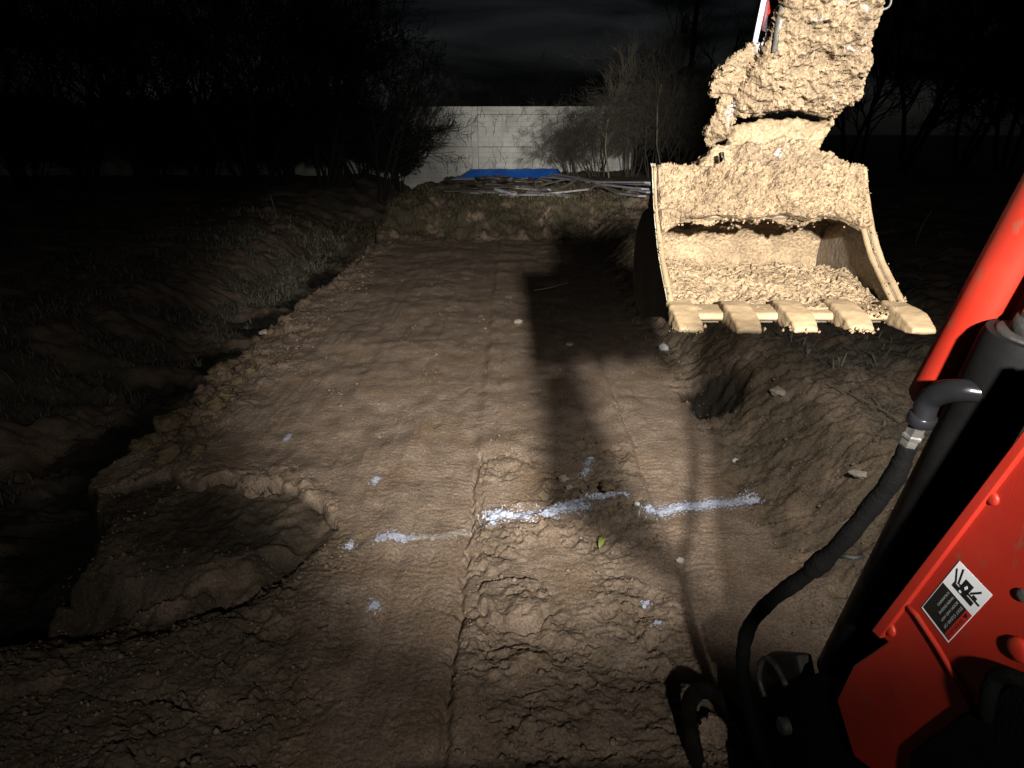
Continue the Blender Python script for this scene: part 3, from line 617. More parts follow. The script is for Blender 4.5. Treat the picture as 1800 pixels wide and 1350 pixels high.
# leaf
lp = gpt(1058, 970) + Vector((0, 0, .03)); v = []; f = []
lf = []
for i in range(9):
    t = i / 8; w = 0.017 * math.sin(math.pi * min(1, t * 1.02)) ** .7 * (1 - .35 * t) + .001
    c_ = lp + Vector((-.02 + .07 * t * .5, -.03 + .07 * t, .004 + .04 * math.sin(t * 2.4)))
    lf += [c_ + Vector((-w, w * .3, .012)), c_, c_ + Vector((w, -w * .3, .016))]
for i in range(8):
    for k in range(2): f.append((i * 3 + k, i * 3 + k + 1, i * 3 + 4 + k, i * 3 + 3 + k))
lo_ = obj('leaf', lf, f, M_leaf); tag(lo_, 'single yellow green leaf standing in the churned strip', 'leaf'); lo_.modifiers.new('thick', 'SOLIDIFY').thickness = .0012

# ================================================================== excavator
EX = thing('excavator', 'red orange mini excavator with mud caked arm and raised bucket', 'excavator', (0.9, 0.6, 0.0))
YAW = R(7); EY = Vector((-math.sin(YAW), math.cos(YAW), 0)); EN = Vector((-math.cos(YAW), -math.sin(YAW), 0))   # boom plane: along, and out of its left face
PL = Vector((0.85, 1.07, 1.0)); BT = 0.20
def bp(px, py, off=0.0): return on_plane(px, py, PL + EN * off, EN)          # on the boom's left face (off > 0 towards the camera)
# ---- boom
m = MB()
boom_out = [(1900, 640), (1800, 770), (1540, 1110), (1558, 1128), (1500, 1168), (1470, 1230), (1500, 1330), (1620, 1420), (1900, 1420), (2300, 1100), (2150, 700)]
m.prism([bp(*p) for p in boom_out], Vector((0, 0, 0)), -EN * BT)
boom = m.build('boom', M_red, EX, bevel=0.006)
m = MB()                                                                     # flange along the boom's edge, standing proud
fl = [(1900, 636), (1798, 768), (1538, 1108), (1553, 1122), (1810, 787), (1915, 650)]
m.prism([bp(*p) for p in fl], EN * 0.010, -EN * 0.008); m.build('flange', M_red, boom, bevel=0.003)
m = MB(); m.tube([bp(1590, 1060, .002), bp(1612, 1082, .002), bp(1650, 1140, .002), bp(1692, 1212, .002), bp(1720, 1260, .002)], 0.006, 8); m.build('weld_bead', M_red, boom, True)
for px, py, r, mm in ((1746, 876, .013, M_red), (1566, 1106, .016, M_red), (1794, 1142, .022, M_red), (1799, 1047, .012, M_zinc)):
    c_ = bp(px, py); m = MB(); m.tube([c_ - EN * .004, c_ + EN * r * .25, c_ + EN * r * .42, c_ + EN * r * .5], [r, r, r * .8, r * .45], 14); m.build('bolt_head', mm, boom, True)
# ---- decal
A, B, D_, E_ = (1687, 986), (1745, 1046), (1667, 1130), (1620, 1068)         # top, right, bottom, left corners
def dq(u, v, off):                                                           # u along top->left?: u from picture half (0) to text half (1); v across
    x = (A[0] + (E_[0] - A[0]) * u) * (1 - v) + (B[0] + (D_[0] - B[0]) * u) * v
    y = (A[1] + (E_[1] - A[1]) * u) * (1 - v) + (B[1] + (D_[1] - B[1]) * u) * v
    return bp(x, y, off)
def dpatch(u0, u1, v0, v1, off): return [dq(u0, v0, off), dq(u1, v0, off), dq(u1, v1, off), dq(u0, v1, off)]
decal = MB().prism(dpatch(0, 1, 0, 1, .0006), EN * 0, EN * .0007).build('warning_decal', M_white, EX, bevel=.0004)
def dplate(name, mm, pts, lift):
    return MB().prism([dq(u, v, .0014 + lift) for u, v in pts], EN * 0, EN * .0003).build(name, mm, decal)
dplate('text_field', M_decblk, [(.45, .02), (.975, .02), (.975, .80), (.45, .80)], 0)
dplate('header_band', M_decred, [(.45, .80), (.975, .80), (.975, .98), (.45, .98)], 0)
def dline(a, b, w):
    d = Vector((b[0] - a[0], b[1] - a[1])); n_ = Vector((-d.y, d.x)).normalized() * w / 2
    return [(a[0] + n_.x, a[1] + n_.y), (b[0] + n_.x, b[1] + n_.y), (b[0] - n_.x, b[1] - n_.y), (a[0] - n_.x, a[1] - n_.y)]
for pts in ([(.13, .36), (.30, .36), (.30, .60), (.13, .60)], dline((.335, .20), (.335, .82), .07), dline((.27, .32), (.27, .95), .028),
            dline((.30, .24), (.12, .06), .035), dline((.28, .30), (.05, .18), .04), dline((.24, .63), (.10, .80), .04), dline((.235, .70), (.235, .82), .04)):
    dplate('pictogram', M_decblk, pts, 0)
for pts in ([(.19, .47), (.24, .44), (.27, .49), (.22, .52)], [(.325, .40), (.355, .40), (.355, .46), (.325, .46)]): dplate('pictogram_spot', M_white, pts, .0005)
def dtext(s, u, v, size, mm):                                                # text starts at (u, v), runs along +u, next lines towards -v
    cu = bpy.data.curves.new('decal_text', 'FONT'); cu.body = s; cu.size = 1.0
    to = bpy.data.objects.new('tmp', cu); C.objects.link(to); dg = bpy.context.evaluated_depsgraph_get(); me = bpy.data.meshes.new_from_object(to.evaluated_get(dg)); bpy.data.objects.remove(to)
    wd = max(v_.co.x for v_ in me.vertices)
    vs = [dq(u + v_.co.x * size, v - v_.co.y * -0 + 0, 0) for v_ in me.vertices] if 0 else [dq(u + v_.co.x * size * .60, v + v_.co.y * size, .0019) for v_ in me.vertices]
    obj('lettering', vs, [tuple(p_.vertices) for p_ in me.polygons], mm, decal, False)
dtext('WARNING', .60, .84, .13, M_decblk)
dplate('warning_triangle', M_decblk, [(.48, .845), (.575, .845), (.528, .945)], .0002)
for i, s_t in enumerate(('STAY CLEAR OF', 'BOOM AND ARM', 'WHEN ENGINE', 'IS RUNNING')):
    dtext(s_t, .48, .66 - i * .145, (.125, .105, .105, .105)[i] * .8, M_dectxt)
# ---- boom cylinder
MIDO = -0.11
cb, ct = bp(1478, 1186, MIDO), bp(1806, 588, MIDO); ax = (ct - cb).normalized(); CR = 0.066
def cyl(p, q, rads, n=40): 
    m = MB(); k = len(rads) - 1; m.tube([p.lerp(q, t) for t, r in rads], [r for t, r in rads], n); return m
barrel = cyl(cb, ct, [(0, CR * .9), (.01, CR), (.885, CR), (.89, CR * 1.0), (.892, CR * 1.06), (.985, CR * 1.06), (1.0, CR * 1.0)]).build('boom_cylinder', M_black, EX, True)
bv = barrel.modifiers.new('edge', 'EDGE_SPLIT'); bv.split_angle = R(35)
cyl(ct - ax * .004, ct + ax * .006, [(0, CR * .78), (.7, CR * .78), (1, CR * .72)]).build('gland', M_dusty, barrel, True)
cyl(ct, ct + ax * 1.0, [(0, .026), (1, .026)], 24).build('cylinder_rod', M_chrome, EX, True)
cyl(ct - ax * .0, ct + ax * .035, [(0, .033), (1, .030)], 24).build('rod_wiper', M_dusty, barrel, True)
# ---- red rod guard, a rounded channel in front of the cylinder
g0, g1_ = bp(1632, 704, MIDO), bp(1860, 302, MIDO); gd = (g1_ - g0).normalized(); gs = EN.cross(gd).normalized(); m = MB()
gw = 0.050; ring = []
for k in range(13):
    a = math.pi * (k / 12); ring.append((math.cos(a) * gw, math.sin(a) * gw * .8))
prof_ = [(gw, -.02)] + ring + [(-gw, -.02)] ; inner = [(x * .86, y * .86 if y > 0 else y) for x, y in prof_][::-1]
sec = prof_ + inner; vv = []; 
for t, sk in ((0, 1), (.93, 0)):
    for x, y in sec: vv.append(g0 + gd * (t + (0.012 * (x / gw)) * sk) + gs * x + EN * y)
n_ = len(sec); ff = [(i, (i + 1) % n_, (i + 1) % n_ + n_, i + n_) for i in range(n_)] + [tuple(range(n_ - 1, -1, -1)), tuple(range(n_, 2 * n_))]
m.add(vv, ff); m.build('rod_guard', M_red, EX, bevel=.002)
m = MB(); m.prism([bp(x, y, -.19) for x, y in ((1735, 590), (1850, 400), (1990, 400), (1900, 640))], EN * 0, -EN * .03); m.build('boom_belly', M_red, EX, bevel=.004)
# ---- elbow, fitting and hose
e0 = cb + ax * ((ct - cb).length * .80); ecen = bp(1700, 694, -.045)
pts = spline([bp(1725, 690, -.06), bp(1690, 686, -.035), bp(1655, 690, -.02), bp(1632, 705, -.015), bp(1622, 738, -.012)], 8)
el = MB(); el.tube(pts, [.021 + .003 * math.sin(i / len(pts) * 3.1) for i in range(len(pts))], 20); el = el.build('hose_elbow', M_gloss, EX, True)
q0, q1 = bp(1624, 728, -.012), bp(1616, 745, -.012); MB().tube([q0, q0.lerp(q1, .1), q0.lerp(q1, .9), q1], [.024, .027, .027, .024], 20).build('collar', M_gloss, el, True)
q0, q1 = bp(1617, 742, -.012), bp(1591, 792, -.012)
MB().tube([q0.lerp(q1, t) for t in (0, .05, .38, .42, .5, .54, .95, 1)], [.016, .0185, .0185, .021, .021, .0175, .0175, .016], 6).build('hex_fitting', M_zinc, el, False)
hp = spline([bp(1597, 782, -.012), bp(1572, 838, -.01), bp(1530, 893, 0), bp(1478, 955, .01), bp(1420, 1008, .02), bp(1355, 1056, .03), bp(1318, 1100, .03), bp(1306, 1150, .03), bp(1309, 1205, .02), bp(1325, 1275, .01), bp(1345, 1340, 0), bp(1365, 1400, -.03)], 14)
hr = []
for i in range(len(hp)):
    t = i / len(hp); hr.append(.0215 + .0006 * math.sin(i * 1.9) * (t > .1) + .0012 * math.sin(i * .53) + .004 * (abs(t - .33) < .02) + .003 * (abs(t - .58) < .015) - (.004 if t < .04 else 0))
MB().tube(hp, hr, 18).build('hydraulic_hose', M_rubber, EX, True)
MB().tube([bp(1470, 975, .0), bp(1500, 980, -.02), bp(1516, 978, -.05)], .007, 10).build('hose_clip', M_dusty, EX, True)
# ---- swing bracket, pin and eye at the foot
bc = bp(1470, 1255, MIDO)
m = MB(); m.tube([bc + EN * .085, bc + EN * .08, bc - EN * .10], [.062, .072, .072], 32); m.build('pivot_boss', M_black, EX, True).modifiers.new('e', 'EDGE_SPLIT').split_angle = R(35)
m = MB(); pc = bp(1376, 1276, -.005); m.tube([pc - EN * .02, pc + EN * .004, pc + EN * .01, pc + EN * .01], [.026, .026, .02, .0], 24)
pin = m.build('pin', M_zinc, EX, True); pin.modifiers.new('e', 'EDGE_SPLIT').split_angle = R(35)
MB().prism([bp(x, y, -.02) for x, y in ((1300, 1290), (1315, 1255), (1350, 1205), (1400, 1195), (1440, 1180), (1520, 1215), (1580, 1330), (1640, 1460), (1250, 1460))], EN * 0, -EN * .16).build('swing_bracket', M_rubber, EX, bevel=.012)
m = MB(); m.tube(spline([bp(1344, 1225, -.01), bp(1334, 1190, -.005), bp(1342, 1158, -.005), bp(1362, 1168, -.005), bp(1382, 1205, -.01)], 6), .009, 10); eye = m.build('grease_eye', M_zinc, EX, True)
MB().prism([bp(x, y, -.035) for x, y in ((1328, 1160), (1352, 1146), (1400, 1150), (1410, 1200), (1370, 1225), (1330, 1215))], EN * 0, -EN * .05).build('lug', M_dusty, EX, bevel=.01)
MB().prism([bp(x, y, .0) for x, y in ((1612, 1318), (1660, 1282), (1730, 1232), (1790, 1198), (1900, 1180), (1900, 1480), (1590, 1480))], EN * .018, -EN * .02).build('foot_cover', M_rubber, EX, bevel=.01)
MB().tube(spline([bp(1735, 1262, .015), bp(1738, 1222, .022), bp(1750, 1190, .02), bp(1775, 1188, .02), bp(1815, 1205, .012)], 8), [.014] * 33, 14).build('foot_hose', M_rubber, EX, True)
# muddy lifting eye, low on the front of the machine
ec = at_D(1262, 1262, 2.35); eu = Vector((math.cos(.2), -.25, .0)).normalized(); ev = Vector((.15, .35, 1)).normalized()
def epx(px, py, o=0): return on_plane(px, py, ec, Vector((.1, -1, .45)).normalized()) + Vector((.1, -1, .45)).normalized() * o
m = MB(); ep = spline([epx(*p) for p in ((1232, 1400), (1222, 1330), (1213, 1275), (1212, 1235), (1230, 1214), (1258, 1220), (1286, 1246), (1308, 1272), (1330, 1330), (1345, 1400))], 6)
k_ = len(ep); m.tube(ep, [.030 + .002 * math.sin(i * .35) for i in range(k_)], 12); ey = m.build('lifting_eye', M_eye, EX, True)

# ---- deck, cab roof, added shadow caster and the work light (behind and beside the camera)
MB().box((0.62, -.90, .80), (.80, 1.58, .12)).build('deck', M_black, EX, bevel=.03)
for s_x in (-.42, .80): MB().tube([(s_x, -1.45, .9), (s_x, -1.45, 2.63)], .03, 12).build('cab_pillar', M_black, EX, True)
MB().box((.25, -2.05, 2.66), (.72, .70, .035)).build('cab_roof', M_red, EX, bevel=.02)
wl = MB().box((LAMP.x, LAMP.y - .10, LAMP.z), (.085, .05, .05)).build('work_light', M_black, EX, bevel=.012)
MB().box((LAMP.x, LAMP.y - .047, LAMP.z), (.075, .003, .04)).build('lens', M_white, wl, bevel=.002)
MB().box((LAMP.x, LAMP.y - .12, LAMP.z - .09), (.02, .02, .06)).build('lamp_bracket', M_black, wl)
YP = 0.15; LG = []
for gx_, gy_ in ((.20, 5.9), (.72, 5.9), (.72, 5.2), (.80, 3.9), (.84, 3.4), (.92, 2.9), (1.0, 2.5), (.93, 2.45), (.72, 2.72), (.45, 3.02), (.17, 3.36), (.2, 5.2)):
    t_ = (YP - LAMP.y) / (gy_ - LAMP.y); LG.append(Vector((LAMP.x + (gx_ - LAMP.x) * t_, YP, LAMP.z * (1 - t_))))
MB().prism(LG[::-1], Vector((0, 0, 0)), Vector((0, .025, 0))).build('shadow_caster', M_black, EX, bevel=.006)  # unseen sheet added to throw the long shadow strip, outlined from that strip
bx_ = [(.60, 1.95), (.36, 2.75), (.62, 3.22), (1.2, 3.45), (1.22, 3.22), (.80, 2.98), (.66, 2.72), (.86, 1.98)]
MB().prism([PL + EY * ((y_ - 1.07)) + Vector((0, 0, z_ - 1.0)) - EN * .002 for y_, z_ in bx_], Vector((0, 0, 0)), -EN * (BT - .004)).build('boom_knee', M_red, EX, bevel=.006)
bl_h = MB().box(BLAMP - bd.normalized() * .08, (.05, .05, .05)).build('added_boom_light', M_black, EX, bevel=.01)  # housing for the added light
MB().tube([BLAMP - bd.normalized() * .05, BLAMP - bd.normalized() * .018], .04, 20).build('lens', M_white, bl_h, True)
MB().tube([BLAMP - bd.normalized() * .08, (1.02, .86, 2.84)], .012, 8).build('lamp_bracket', M_black, bl_h, True)
MB().tube([LG[6].lerp(LG[7], .5), (.62, .05, 1.3), (.62, -.1, .9)], .010, 8).build('caster_foot', M_black, EX, True)  # strut under the added shadow caster

# ---- bucket (local frame: x across, y back from the cutting edge, z up)
S = 0.65                                                                     # the bucket is 0.48 m wide
BO = at_D(1385, 557, 2.0 * S); BW = .745 / 2
def bl(x, y, z): return Vector((BO.x + x * S, BO.y + y * S, BO.z + z * S))
inner_p = [(0, 0), (.10, -.012), (.22, -.045), (.36, -.085), (.48, -.095), (.57, -.055), (.62, .02), (.63, .10), (.60, .18), (.54, .235), (.46, .265), (.38, .268), (.335, .262)]
prof_s = [Vector((0, a, b)) for a, b in inner_p]; prof_s = spline(prof_s, 8)
def offset(ps, d):
    o = []
    for i, p in enumerate(ps):
        t = (ps[min(i + 1, len(ps) - 1)] - ps[max(i - 1, 0)]).normalized(); o.append(p + Vector((0, t.z, -t.y)) * d)
    return o
outer_p = offset(prof_s, .018)
m = MB(); vv = []; n_ = len(prof_s)
for x in (-BW + .010, BW - .010):
    for p in prof_s: vv.append(bl(x, p.y, p.z))
    for p in outer_p: vv.append(bl(x, p.y, p.z))
ff = []
for i in range(n_ - 1):
    ff += [(i, i + 1, 2 * n_ + i + 1, 2 * n_ + i), (n_ + i + 1, n_ + i, 3 * n_ + i, 3 * n_ + i + 1)]
ff += [(0, 2 * n_, 3 * n_, n_), (n_ - 1, 2 * n_ - 1, 4 * n_ - 1, 3 * n_ - 1)]
m.add(vv, ff); bucket = m.build('bucket', M_worn, EX, True)
bucket['label'] = 'mud filled digging bucket with five teeth'
edge_c = spline([Vector((0, *p)) for p in ((.435, .425), (.39, .35), (.332, .268), (.275, .205), (.215, .15), (.148, .105), (.083, .065), (.03, .03), (-.005, -.005))], 6)
side_poly = [(p.y, p.z) for p in edge_c] + [(p.y, p.z) for p in outer_p[1:]][::1] + [(.40, .29), (.47, .44)]
for s_x in (-1, 1):
    m = MB(); x0, x1 = (s_x * (BW - .010), s_x * (BW + .008)); m.prism([bl(0, a, b) for a, b in side_poly], Vector((x0 * S, 0, 0)), Vector((x1 * S, 0, 0)))
    sp_o = m.build('side_plate', M_plate if s_x < 0 else M_worn, bucket)
    for xx, r_ in ((s_x * (BW - (.024 if s_x > 0 else .004)), .010), (s_x * (BW + .004), .012)):
        if s_x < 0 and xx < -BW: continue
        nn = len(edge_c); m = MB(); m.tube([bl(xx, p.y, p.z) for p in edge_c], [S * r_ * (1 + .10 * math.sin(i * .9 + xx * 50) * math.sin(i * .31)) for i in range(nn)], 10); m.build('rim_bar', M_film, bucket, True)
    if s_x > 0:
        poly = [(p.y + .004, p.z + .002) for p in edge_c] + [(p.y + .05, p.z - .03) for p in edge_c][::-1]
        m = MB(); m.prism([bl(0, a, b) for a, b in poly], Vector(((BW - .022) * S, 0, 0)), Vector(((BW - .011) * S, 0, 0))); m.build('side_cutter', M_worn, bucket)
# cutting edge
m = MB(); m.prism([bl(0, a, b) for a, b in ((-.030, -.004), (-.034, .008), (-.024, .020), (.06, .026), (.10, .014), (.10, -.02))], Vector((-BW * S, 0, 0)), Vector((BW * S, 0, 0))); m.build('cutting_edge', M_film, bucket, bevel=.004)
# teeth
tooth0 = None
for k in range(5):
    xc = (-.345, -.172, 0.0, .172, .345)[k]
    if tooth0 is None:
        import bmesh
        bm = bmesh.new(); secs = ((.09, .038, .030, -.010), (.04, .046, .044, -.014), (-.02, .048, .042, -.016), (-.07, .047, .034, -.016), (-.115, .044, .020, -.014), (-.142, .038, .006, -.010))
        rings = []
        for y, w, zt, zb in secs: rings.append([bm.verts.new(bl(xc + sx * w * (0.86 if z == zt else 1), y, z)) for sx, z in ((-1, zb), (1, zb), (1, zt), (-1, zt))])
        for a, b in zip(rings[:-1], rings[1:]):
            for q in range(4): bm.faces.new((a[q], a[(q + 1) % 4], b[(q + 1) % 4], b[q]))
        bm.faces.new(rings[0][::-1]); bm.faces.new(rings[-1])
        me = bpy.data.meshes.new('tooth'); bm.to_mesh(me); bm.free(); me.materials.append(M_film); me.polygons.foreach_set('use_smooth', np.ones(len(me.polygons), bool))
        tooth0 = bpy.data.objects.new('tooth', me); C.objects.link(tooth0); put(tooth0, bucket); o = tooth0; x00 = xc
        b_ = o.modifiers.new('b', 'BEVEL'); b_.width = .005; b_.segments = 3; sd_ = o.modifiers.new('s', 'SUBSURF'); sd_.subdivision_type = 'SIMPLE'; sd_.levels = sd_.render_levels = 3
        tx_ = bpy.data.textures.new('tooth_wear', 'CLOUDS'); tx_.noise_scale = .03; tx_.noise_depth = 3
        ds_ = o.modifiers.new('d', 'DISPLACE'); ds_.texture = tx_; ds_.texture_coords = 'GLOBAL'; ds_.strength = .006; ds_.mid_level = .5
    else:
        o = tooth0.copy(); C.objects.link(o)
    o.location.x = (xc - x00) * S; o.location.y = S * (.004, -.006, .0, .012, -.012)[k]
# mud: a displaced skin over a parametric surface
def lumps(u, v, s, gr=1.0):
    du, dv = .004 * fbm(u * 60, v * 60, 2, s + 20), .004 * fbm(u * 60, v * 60, 2, s + 25)
    f1, f2, c = voronoi((u + du) * 78, (v + dv) * 78, s); h1, h2, e = voronoi((u - du) * 38, (v + dv) * 38, s + 2)
    g1_, g2_, d = voronoi(u * 19 + .5 * fbm(u * 30, v * 30, 2, s), v * 19 + .5 * fbm(u * 30, v * 30, 2, s + 3), s + 4)
    return gr * .0065 * (1 - f1) * c + gr * .012 * ss(0, .25, h2 - h1) * (e - .3) - .013 * (1 - ss(0, .10, h2 - h1)) * (e > .5) + .019 * ss(0, .22, g2_ - g1_) * (d - .3) + .010 * fbm(u * 34, v * 34, 4, s + 8, .6) + .010 * fbm(u * 8, v * 8, 3, s + 12)
def skin(name, Pf, nu, nv, thick, s, parent, grain=1.0, *, mm=None, back=None, scale=(1, 1), cut=None, lump=1.0):
    U, V = np.meshgrid(np.linspace(0, 1, nu), np.linspace(0, 1, nv)); P = Pf(U, V)
    du = np.gradient(P, axis=1); dv = np.gradient(P, axis=0); N = np.cross(du, dv); N /= np.linalg.norm(N, axis=-1, keepdims=True) + 1e-12
    T = thick(U, V) + lump * lumps(U * scale[0], V * scale[1], s, grain) * np.clip(thick(U, V) * 60, 0, 1)
    edge = np.minimum(np.minimum(U * nu, (1 - U) * nu), np.minimum(V * nv, (1 - V) * nv)); T = T * ss(-.5, 3, edge)
    Q = P + N * T[..., None] * S; ix = np.arange(nu * nv).reshape(nv, nu); f = np.stack([ix[:-1, :-1], ix[:-1, 1:], ix[1:, 1:], ix[1:, :-1]], -1)
    if cut is not None:
        k = cut(U, V, T); kk = k[:-1, :-1] & k[1:, :-1] & k[:-1, 1:] & k[1:, 1:]; f = f[kk]
    return obj(name, Q.reshape(-1, 3), f.reshape(-1, 4), mm or M_mud, parent)
PS = np.array([(p.y, p.z) for p in prof_s]); arc = np.concatenate([[0], np.cumsum(np.hypot(*np.diff(PS, axis=0).T))]); AL = arc[-1]; arc = arc / AL
def shell(U, V):
    y = np.interp(V, arc, PS[:, 0]); z = np.interp(V, arc, PS[:, 1]); x = (U * 2 - 1) * (BW - .012)
    return np.stack([BO.x + x * S, BO.y + y * S, BO.z + z * S], -1)
def fill(U, V):
    a = .14 * ss(.03, .33, V) * (1 - ss(.36, .66, V)) + .016 + .03 * np.clip(perlin(U * 4, V * 7, 77), 0, 1)
    a = a + .03 * (1 - ss(0, .25, U)) * ss(.05, .3, V) * (1 - ss(.5, .7, V))
    a = a * (1 - .0 * U) + .018 * ss(.62, .72, V) * fbm(U * 6, V * 6, 3, 5)
    sm = ss(.60, .66, V + .04 * perlin(U * 7, V * 3, 4) + .03 * (U - .5)) * (1 - ss(.76, .80, V + .03 * perlin(U * 8, V * 3, 9)))
    bare = ss(.72, .86, U) * (1 - .9 * ss(.12, .02, V)) * .0
    return np.clip(a * (1 - .85 * sm), 0.0005, 1)
skin('packed_mud', shell, 330, 360, fill, 12, bucket, .08, scale=(.745, AL), lump=.72)
def band(U, V):                                                              # lip and top plate of the bucket, seen from the cab
    bot = .262 + .0 * U; y = .322 + V * .116; dr_ = (.055 * np.exp(-(U / .07) ** 2) + .03 * np.exp(-((U - .98) / .05) ** 2) + .016 * perlin(U * 6, U * 0 + 3.3, 7) + .010 * perlin(U * 17, U * 0 + 1.3, 8)) * (1 - V) ** 2; z = .258 + V * .168 - dr_; y = y - .02 * np.sin(V * 3.14) - dr_ * .5
    x = (U * 2 - 1) * (BW - .004)
    return np.stack([BO.x + x * S, BO.y + y * S, BO.z + z * S], -1)
def band_t(U, V):
    lowlip = .018 * (1 - ss(.0, .22, V)) + .012 * ss(.45, .55, U) * (1 - ss(.88, .96, U)) * (1 - ss(.5, .8, V))
    return .016 + lowlip + .02 * np.clip(perlin(U * 5, V * 2, 3), 0, 1) * ss(.1, .3, V)
skin('mud_crust', lambda U, V: band(U, V), 330, 92, band_t, 33, bucket, .4, scale=(.745, .205), lump=1.5)
m = MB(); vv = []
for x in (-BW + .01, BW - .01):
    for a, b in ((.330, .262), (.325, .268), (.436, .424), (.48, .43), (.54, .28), (.46, .272)): vv.append(bl(x, a, b))
m.add(vv, [(i, (i + 1) % 6, (i + 1) % 6 + 6, i + 6) for i in range(6)] + [(5, 4, 3, 2, 1, 0), (6, 7, 8, 9, 10, 11)]); m.build('top_plate', M_worn, bucket)
# crumbs of mud hanging under the lip and along the rims
def clusters(name, cen, size, seed, parent, n=1):
    r = random.Random(seed); m = MB()
    base = [(0, 0, 1), (.9, 0, .1), (.2, .85, -.1), (-.8, .5, .15), (-.7, -.6, -.1), (.3, -.9, .1), (0, 0, -.9)]
    fc = [(0, 1, 2), (0, 2, 3), (0, 3, 4), (0, 4, 5), (0, 5, 1), (6, 2, 1), (6, 3, 2), (6, 4, 3), (6, 5, 4), (6, 1, 5)]
    for c_ in cen:
        s_ = size * r.uniform(.3, 1.3); m.add([Vector(c_) + Vector((a * r.uniform(.6, 1.3), b * r.uniform(.6, 1.3), c * r.uniform(.6, 1.4))) * s_ for a, b, c in base], fc)
    o = m.build(name, M_mud, parent, True); o['kind'] = 'stuff'; return o
rr_ = random.Random(5); cen = []
for i in range(70):
    u = rr_.uniform(-1, 1); cen.append(bl(u * (BW - .01), .318 - rr_.uniform(0, .02), .262 + rr_.gauss(0, .010) - .012 * (math.sin(u * 7) + math.sin(u * 17 + 1)) * .5))
for i in range(70):
    p = edge_c[rr_.randrange(len(edge_c) - 4)]; sd = rr_.choice([1, 1, 1, -1]); cen.append(bl(sd * (BW + (rr_.uniform(-.03, .015) if sd > 0 else rr_.uniform(-.01, .01))), p.y - .008, p.z + .008))
for i in range(60): cen.append(bl(rr_.uniform(.05, .36), rr_.uniform(.02, .10), .012 + rr_.uniform(0, .012)))
for i in range(60): cen.append(bl(rr_.gauss(.25, .05), -.03 + rr_.uniform(-.02, .03), .02 + rr_.uniform(-.03, .02)))
for i in range(160): cen.append(bl(rr_.choice((-.345, -.172, 0, .172, .345)) + rr_.gauss(0, .025), -.135 + rr_.uniform(-.010, .03), -.004 + rr_.uniform(-.008, .008)))
clusters('mud_crumbs', cen, .0058 * S, 9, bucket)

# ---- solid caked pieces: an outline in the plane facing the machine, with real depth, rounded edges and a lumpy surface
def caked(name, px_outline, D, tf, tb, seed, parent, mm=None, round_=.05, tilt=0.0, h=.0036, extra=None, lump=1.0):
    P0 = at_D(sum(p[0] for p in px_outline) / len(px_outline), sum(p[1] for p in px_outline) / len(px_outline), D * S)
    N = Vector((0, -math.cos(tilt), math.sin(tilt))); Ux = Vector((1, 0, 0)); Vz = N.cross(Ux).normalized()
    if Vz.z < 0: Vz = -Vz
    pl = [on_plane(px, py, P0, N) - P0 for px, py in px_outline]; poly = np.array([[p.dot(Ux), p.dot(Vz)] for p in pl]) / S
    lo, hi = poly.min(0) - .02, poly.max(0) + .02; X, Y = np.meshgrid(np.arange(lo[0], hi[0], h), np.arange(lo[1], hi[1], h))
    Xw = X + .016 * fbm(X * 15, Y * 15, 4, seed, .6) + .006 * perlin(X * 70, Y * 70, seed + 2); Yw = Y + .016 * fbm(X * 15, Y * 15, 4, seed + 5, .6) + .006 * perlin(X * 70, Y * 70, seed + 6)
    d = np.full(X.shape, 9.0); ins = np.zeros(X.shape, bool)
    for a, b in zip(poly, np.roll(poly, -1, 0)):
        ab = b - a; t = np.clip(((Xw - a[0]) * ab[0] + (Yw - a[1]) * ab[1]) / (ab @ ab), 0, 1); d = np.minimum(d, np.hypot(Xw - a[0] - t * ab[0], Yw - a[1] - t * ab[1]))
        c = (a[1] > Yw) != (b[1] > Yw); ins ^= c & (Xw < (b[0] - a[0]) * (Yw - a[1]) / (b[1] - a[1] + 1e-12) + a[0])
    t = np.clip(d / round_, 0, 1); dome = np.sqrt(np.clip(1 - (1 - t) ** 2, 0, 1)); dome = np.where(d < h * .8, 0, dome)
    front = dome * tf + (lumps(X, Y, seed, .38) * 1.2 + .018 * fbm(X * 7, Y * 7, 2, seed + 40)) * np.clip(d / .02, 0, 1) * lump; back = -dome * tb
    if extra is not None: front = front + extra(X, Y, P0, Ux, Vz) * dome
    O = np.array(P0); base = O + S * X[..., None] * np.array(Ux) + S * Y[..., None] * np.array(Vz)
    Vf = (base + S * front[..., None] * np.array(N)).reshape(-1, 3); Vb = (base + S * back[..., None] * np.array(N)).reshape(-1, 3)
    k = ins[:-1, :-1] & ins[1:, :-1] & ins[:-1, 1:] & ins[1:, 1:]; ix = np.arange(X.size).reshape(X.shape)
    q = np.stack([ix[:-1, :-1], ix[:-1, 1:], ix[1:, 1:], ix[1:, :-1]], -1)[k]; q2 = q[:, ::-1] + X.size
    f = np.concatenate([q, q2]); u, inv = np.unique(f, return_inverse=True)
    return obj(name, np.concatenate([Vf, Vb])[u], inv.reshape(-1, 4), mm or M_mudstick, parent)
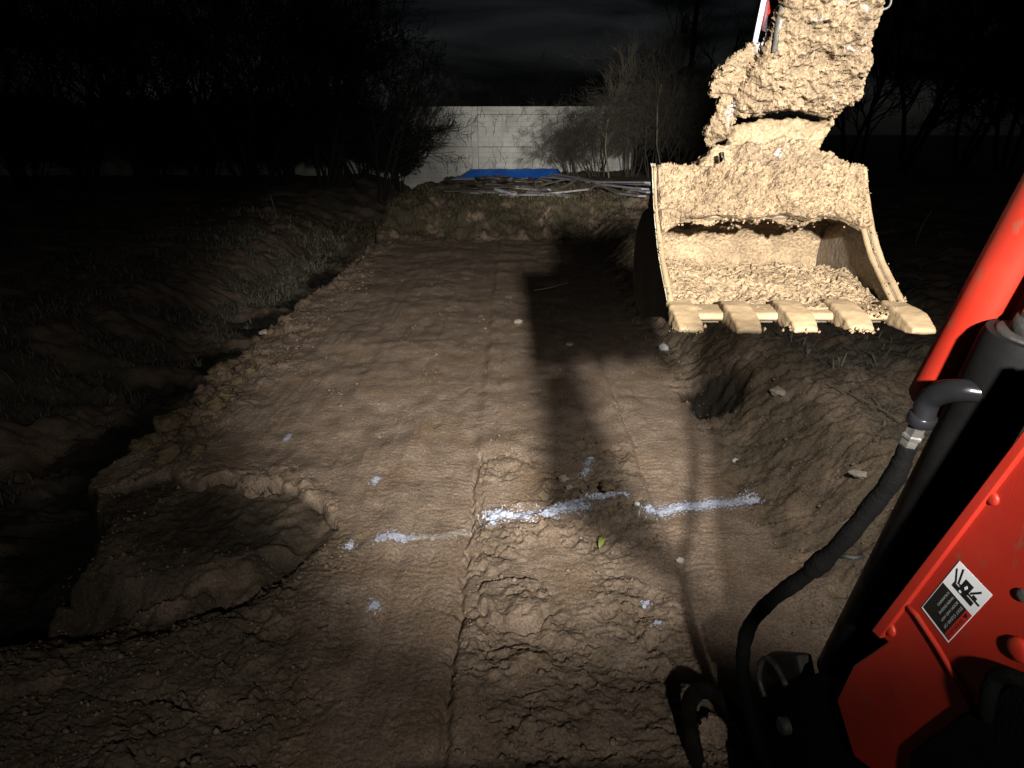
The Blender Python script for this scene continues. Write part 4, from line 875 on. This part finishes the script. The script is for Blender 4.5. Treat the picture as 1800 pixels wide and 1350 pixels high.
# stick: red steel box inside, thick mud over the face
st_lo, st_hi = at_D(1410, 160, 2.33 * S), at_D(1490, -420, 1.86 * S); sax = (st_hi - st_lo).normalized()
m = MB(); sn = Vector((1, 0, 0)).cross(sax).normalized(); 
if sn.y > 0: sn = -sn
q = []
for p, w in ((st_lo, .075 * S), (st_hi, .11 * S)):
    for sx, sy in ((-1, -1), (1, -1), (1, 1), (-1, 1)): q.append(p + Vector((1, 0, 0)) * sx * w - sn * (sy * .10 + .08) * S)
m.add(q, [(3, 2, 1, 0), (4, 5, 6, 7), (0, 1, 5, 4), (1, 2, 6, 5), (2, 3, 7, 6), (3, 0, 4, 7)]); stick = m.build('stick', M_red, EX, bevel=.012)
caked('mud_crust', [(1392, -260), (1382, -60), (1374, 0), (1352, 60), (1322, 108), (1290, 150), (1282, 205), (1330, 200), (1395, 190), (1440, 206), (1466, 200), (1514, 158), (1520, 118), (1530, 96), (1524, 76), (1542, 30), (1562, -20), (1600, -120), (1640, -260)], 2.17, .07, .05, 41, stick, round_=.06, tilt=-.35)
caked('link_plate', [(1338, 70), (1300, 92), (1252, 130), (1244, 174), (1262, 172), (1256, 205), (1236, 232), (1236, 252), (1254, 262), (1276, 240), (1290, 200), (1330, 170), (1372, 120)], 2.34, .03, .05, 52, stick, round_=.035, tilt=-.2)
caked('pin_tube', [(1268, 262), (1278, 220), (1330, 208), (1400, 206), (1462, 204), (1452, 230), (1438, 268), (1400, 268), (1330, 272)], 2.46, .055, .055, 63, EX, round_=.04, mm=M_film, lump=.45)
caked('hinge_bracket', [(1218, 300), (1228, 275), (1262, 255), (1300, 258), (1380, 250), (1432, 252), (1446, 270), (1470, 282), (1492, 300), (1470, 322), (1430, 345), (1350, 352), (1290, 338), (1240, 325)], 2.36, .05, .12, 74, bucket, round_=.05, tilt=.45)
caked('link_plate', [(1218, 300), (1222, 282), (1252, 262), (1275, 266), (1275, 310)], 2.47, .03, .06, 85, bucket, round_=.03)
MB().tube([at_D(1268, 270, 2.27 * S), at_D(1271, 306, 2.25 * S)], .007, 10).build('polished_pin', M_chrome, bucket, True)
# steel showing through the mud
a, b = at_D(1385, -20, 2.09 * S), at_D(1360, 92, 2.15 * S); MB().tube([a, a.lerp(b, .5), b], [.008, .011, .005], 8).build('bare_steel', M_zinc, stick, True)
MB().prism([at_D(px, py, 2.2 * S) for px, py in ((1358, -60), (1386, -60), (1376, 10), (1360, 52), (1349, 60), (1351, 20))], Vector((0, 0, 0)), Vector((0, .08, .02))).build('side_rib', M_red, stick, bevel=.004)
cyl(at_D(1325, 84, 2.28 * S), at_D(1351, -40, 2.20 * S), [(0, .006), (1, .006)], 16).build('bucket_cylinder_rod', M_rod, EX, True)
MB().tube(spline([at_D(1540, 20, 2.2 * S), at_D(1562, 12, 2.2 * S), at_D(1566, -10, 2.2 * S), at_D(1555, -40, 2.2 * S)], 6), .0026, 6).build('grease_line', M_zinc, EX, True)
caked('mud_fill', [(1222, 1420), (1224, 1300), (1232, 1262), (1262, 1255), (1290, 1280), (1312, 1330), (1330, 1420)], 2.43 / S, .02, .05, 97, ey, mm=M_soil, tilt=.4, round_=.05)
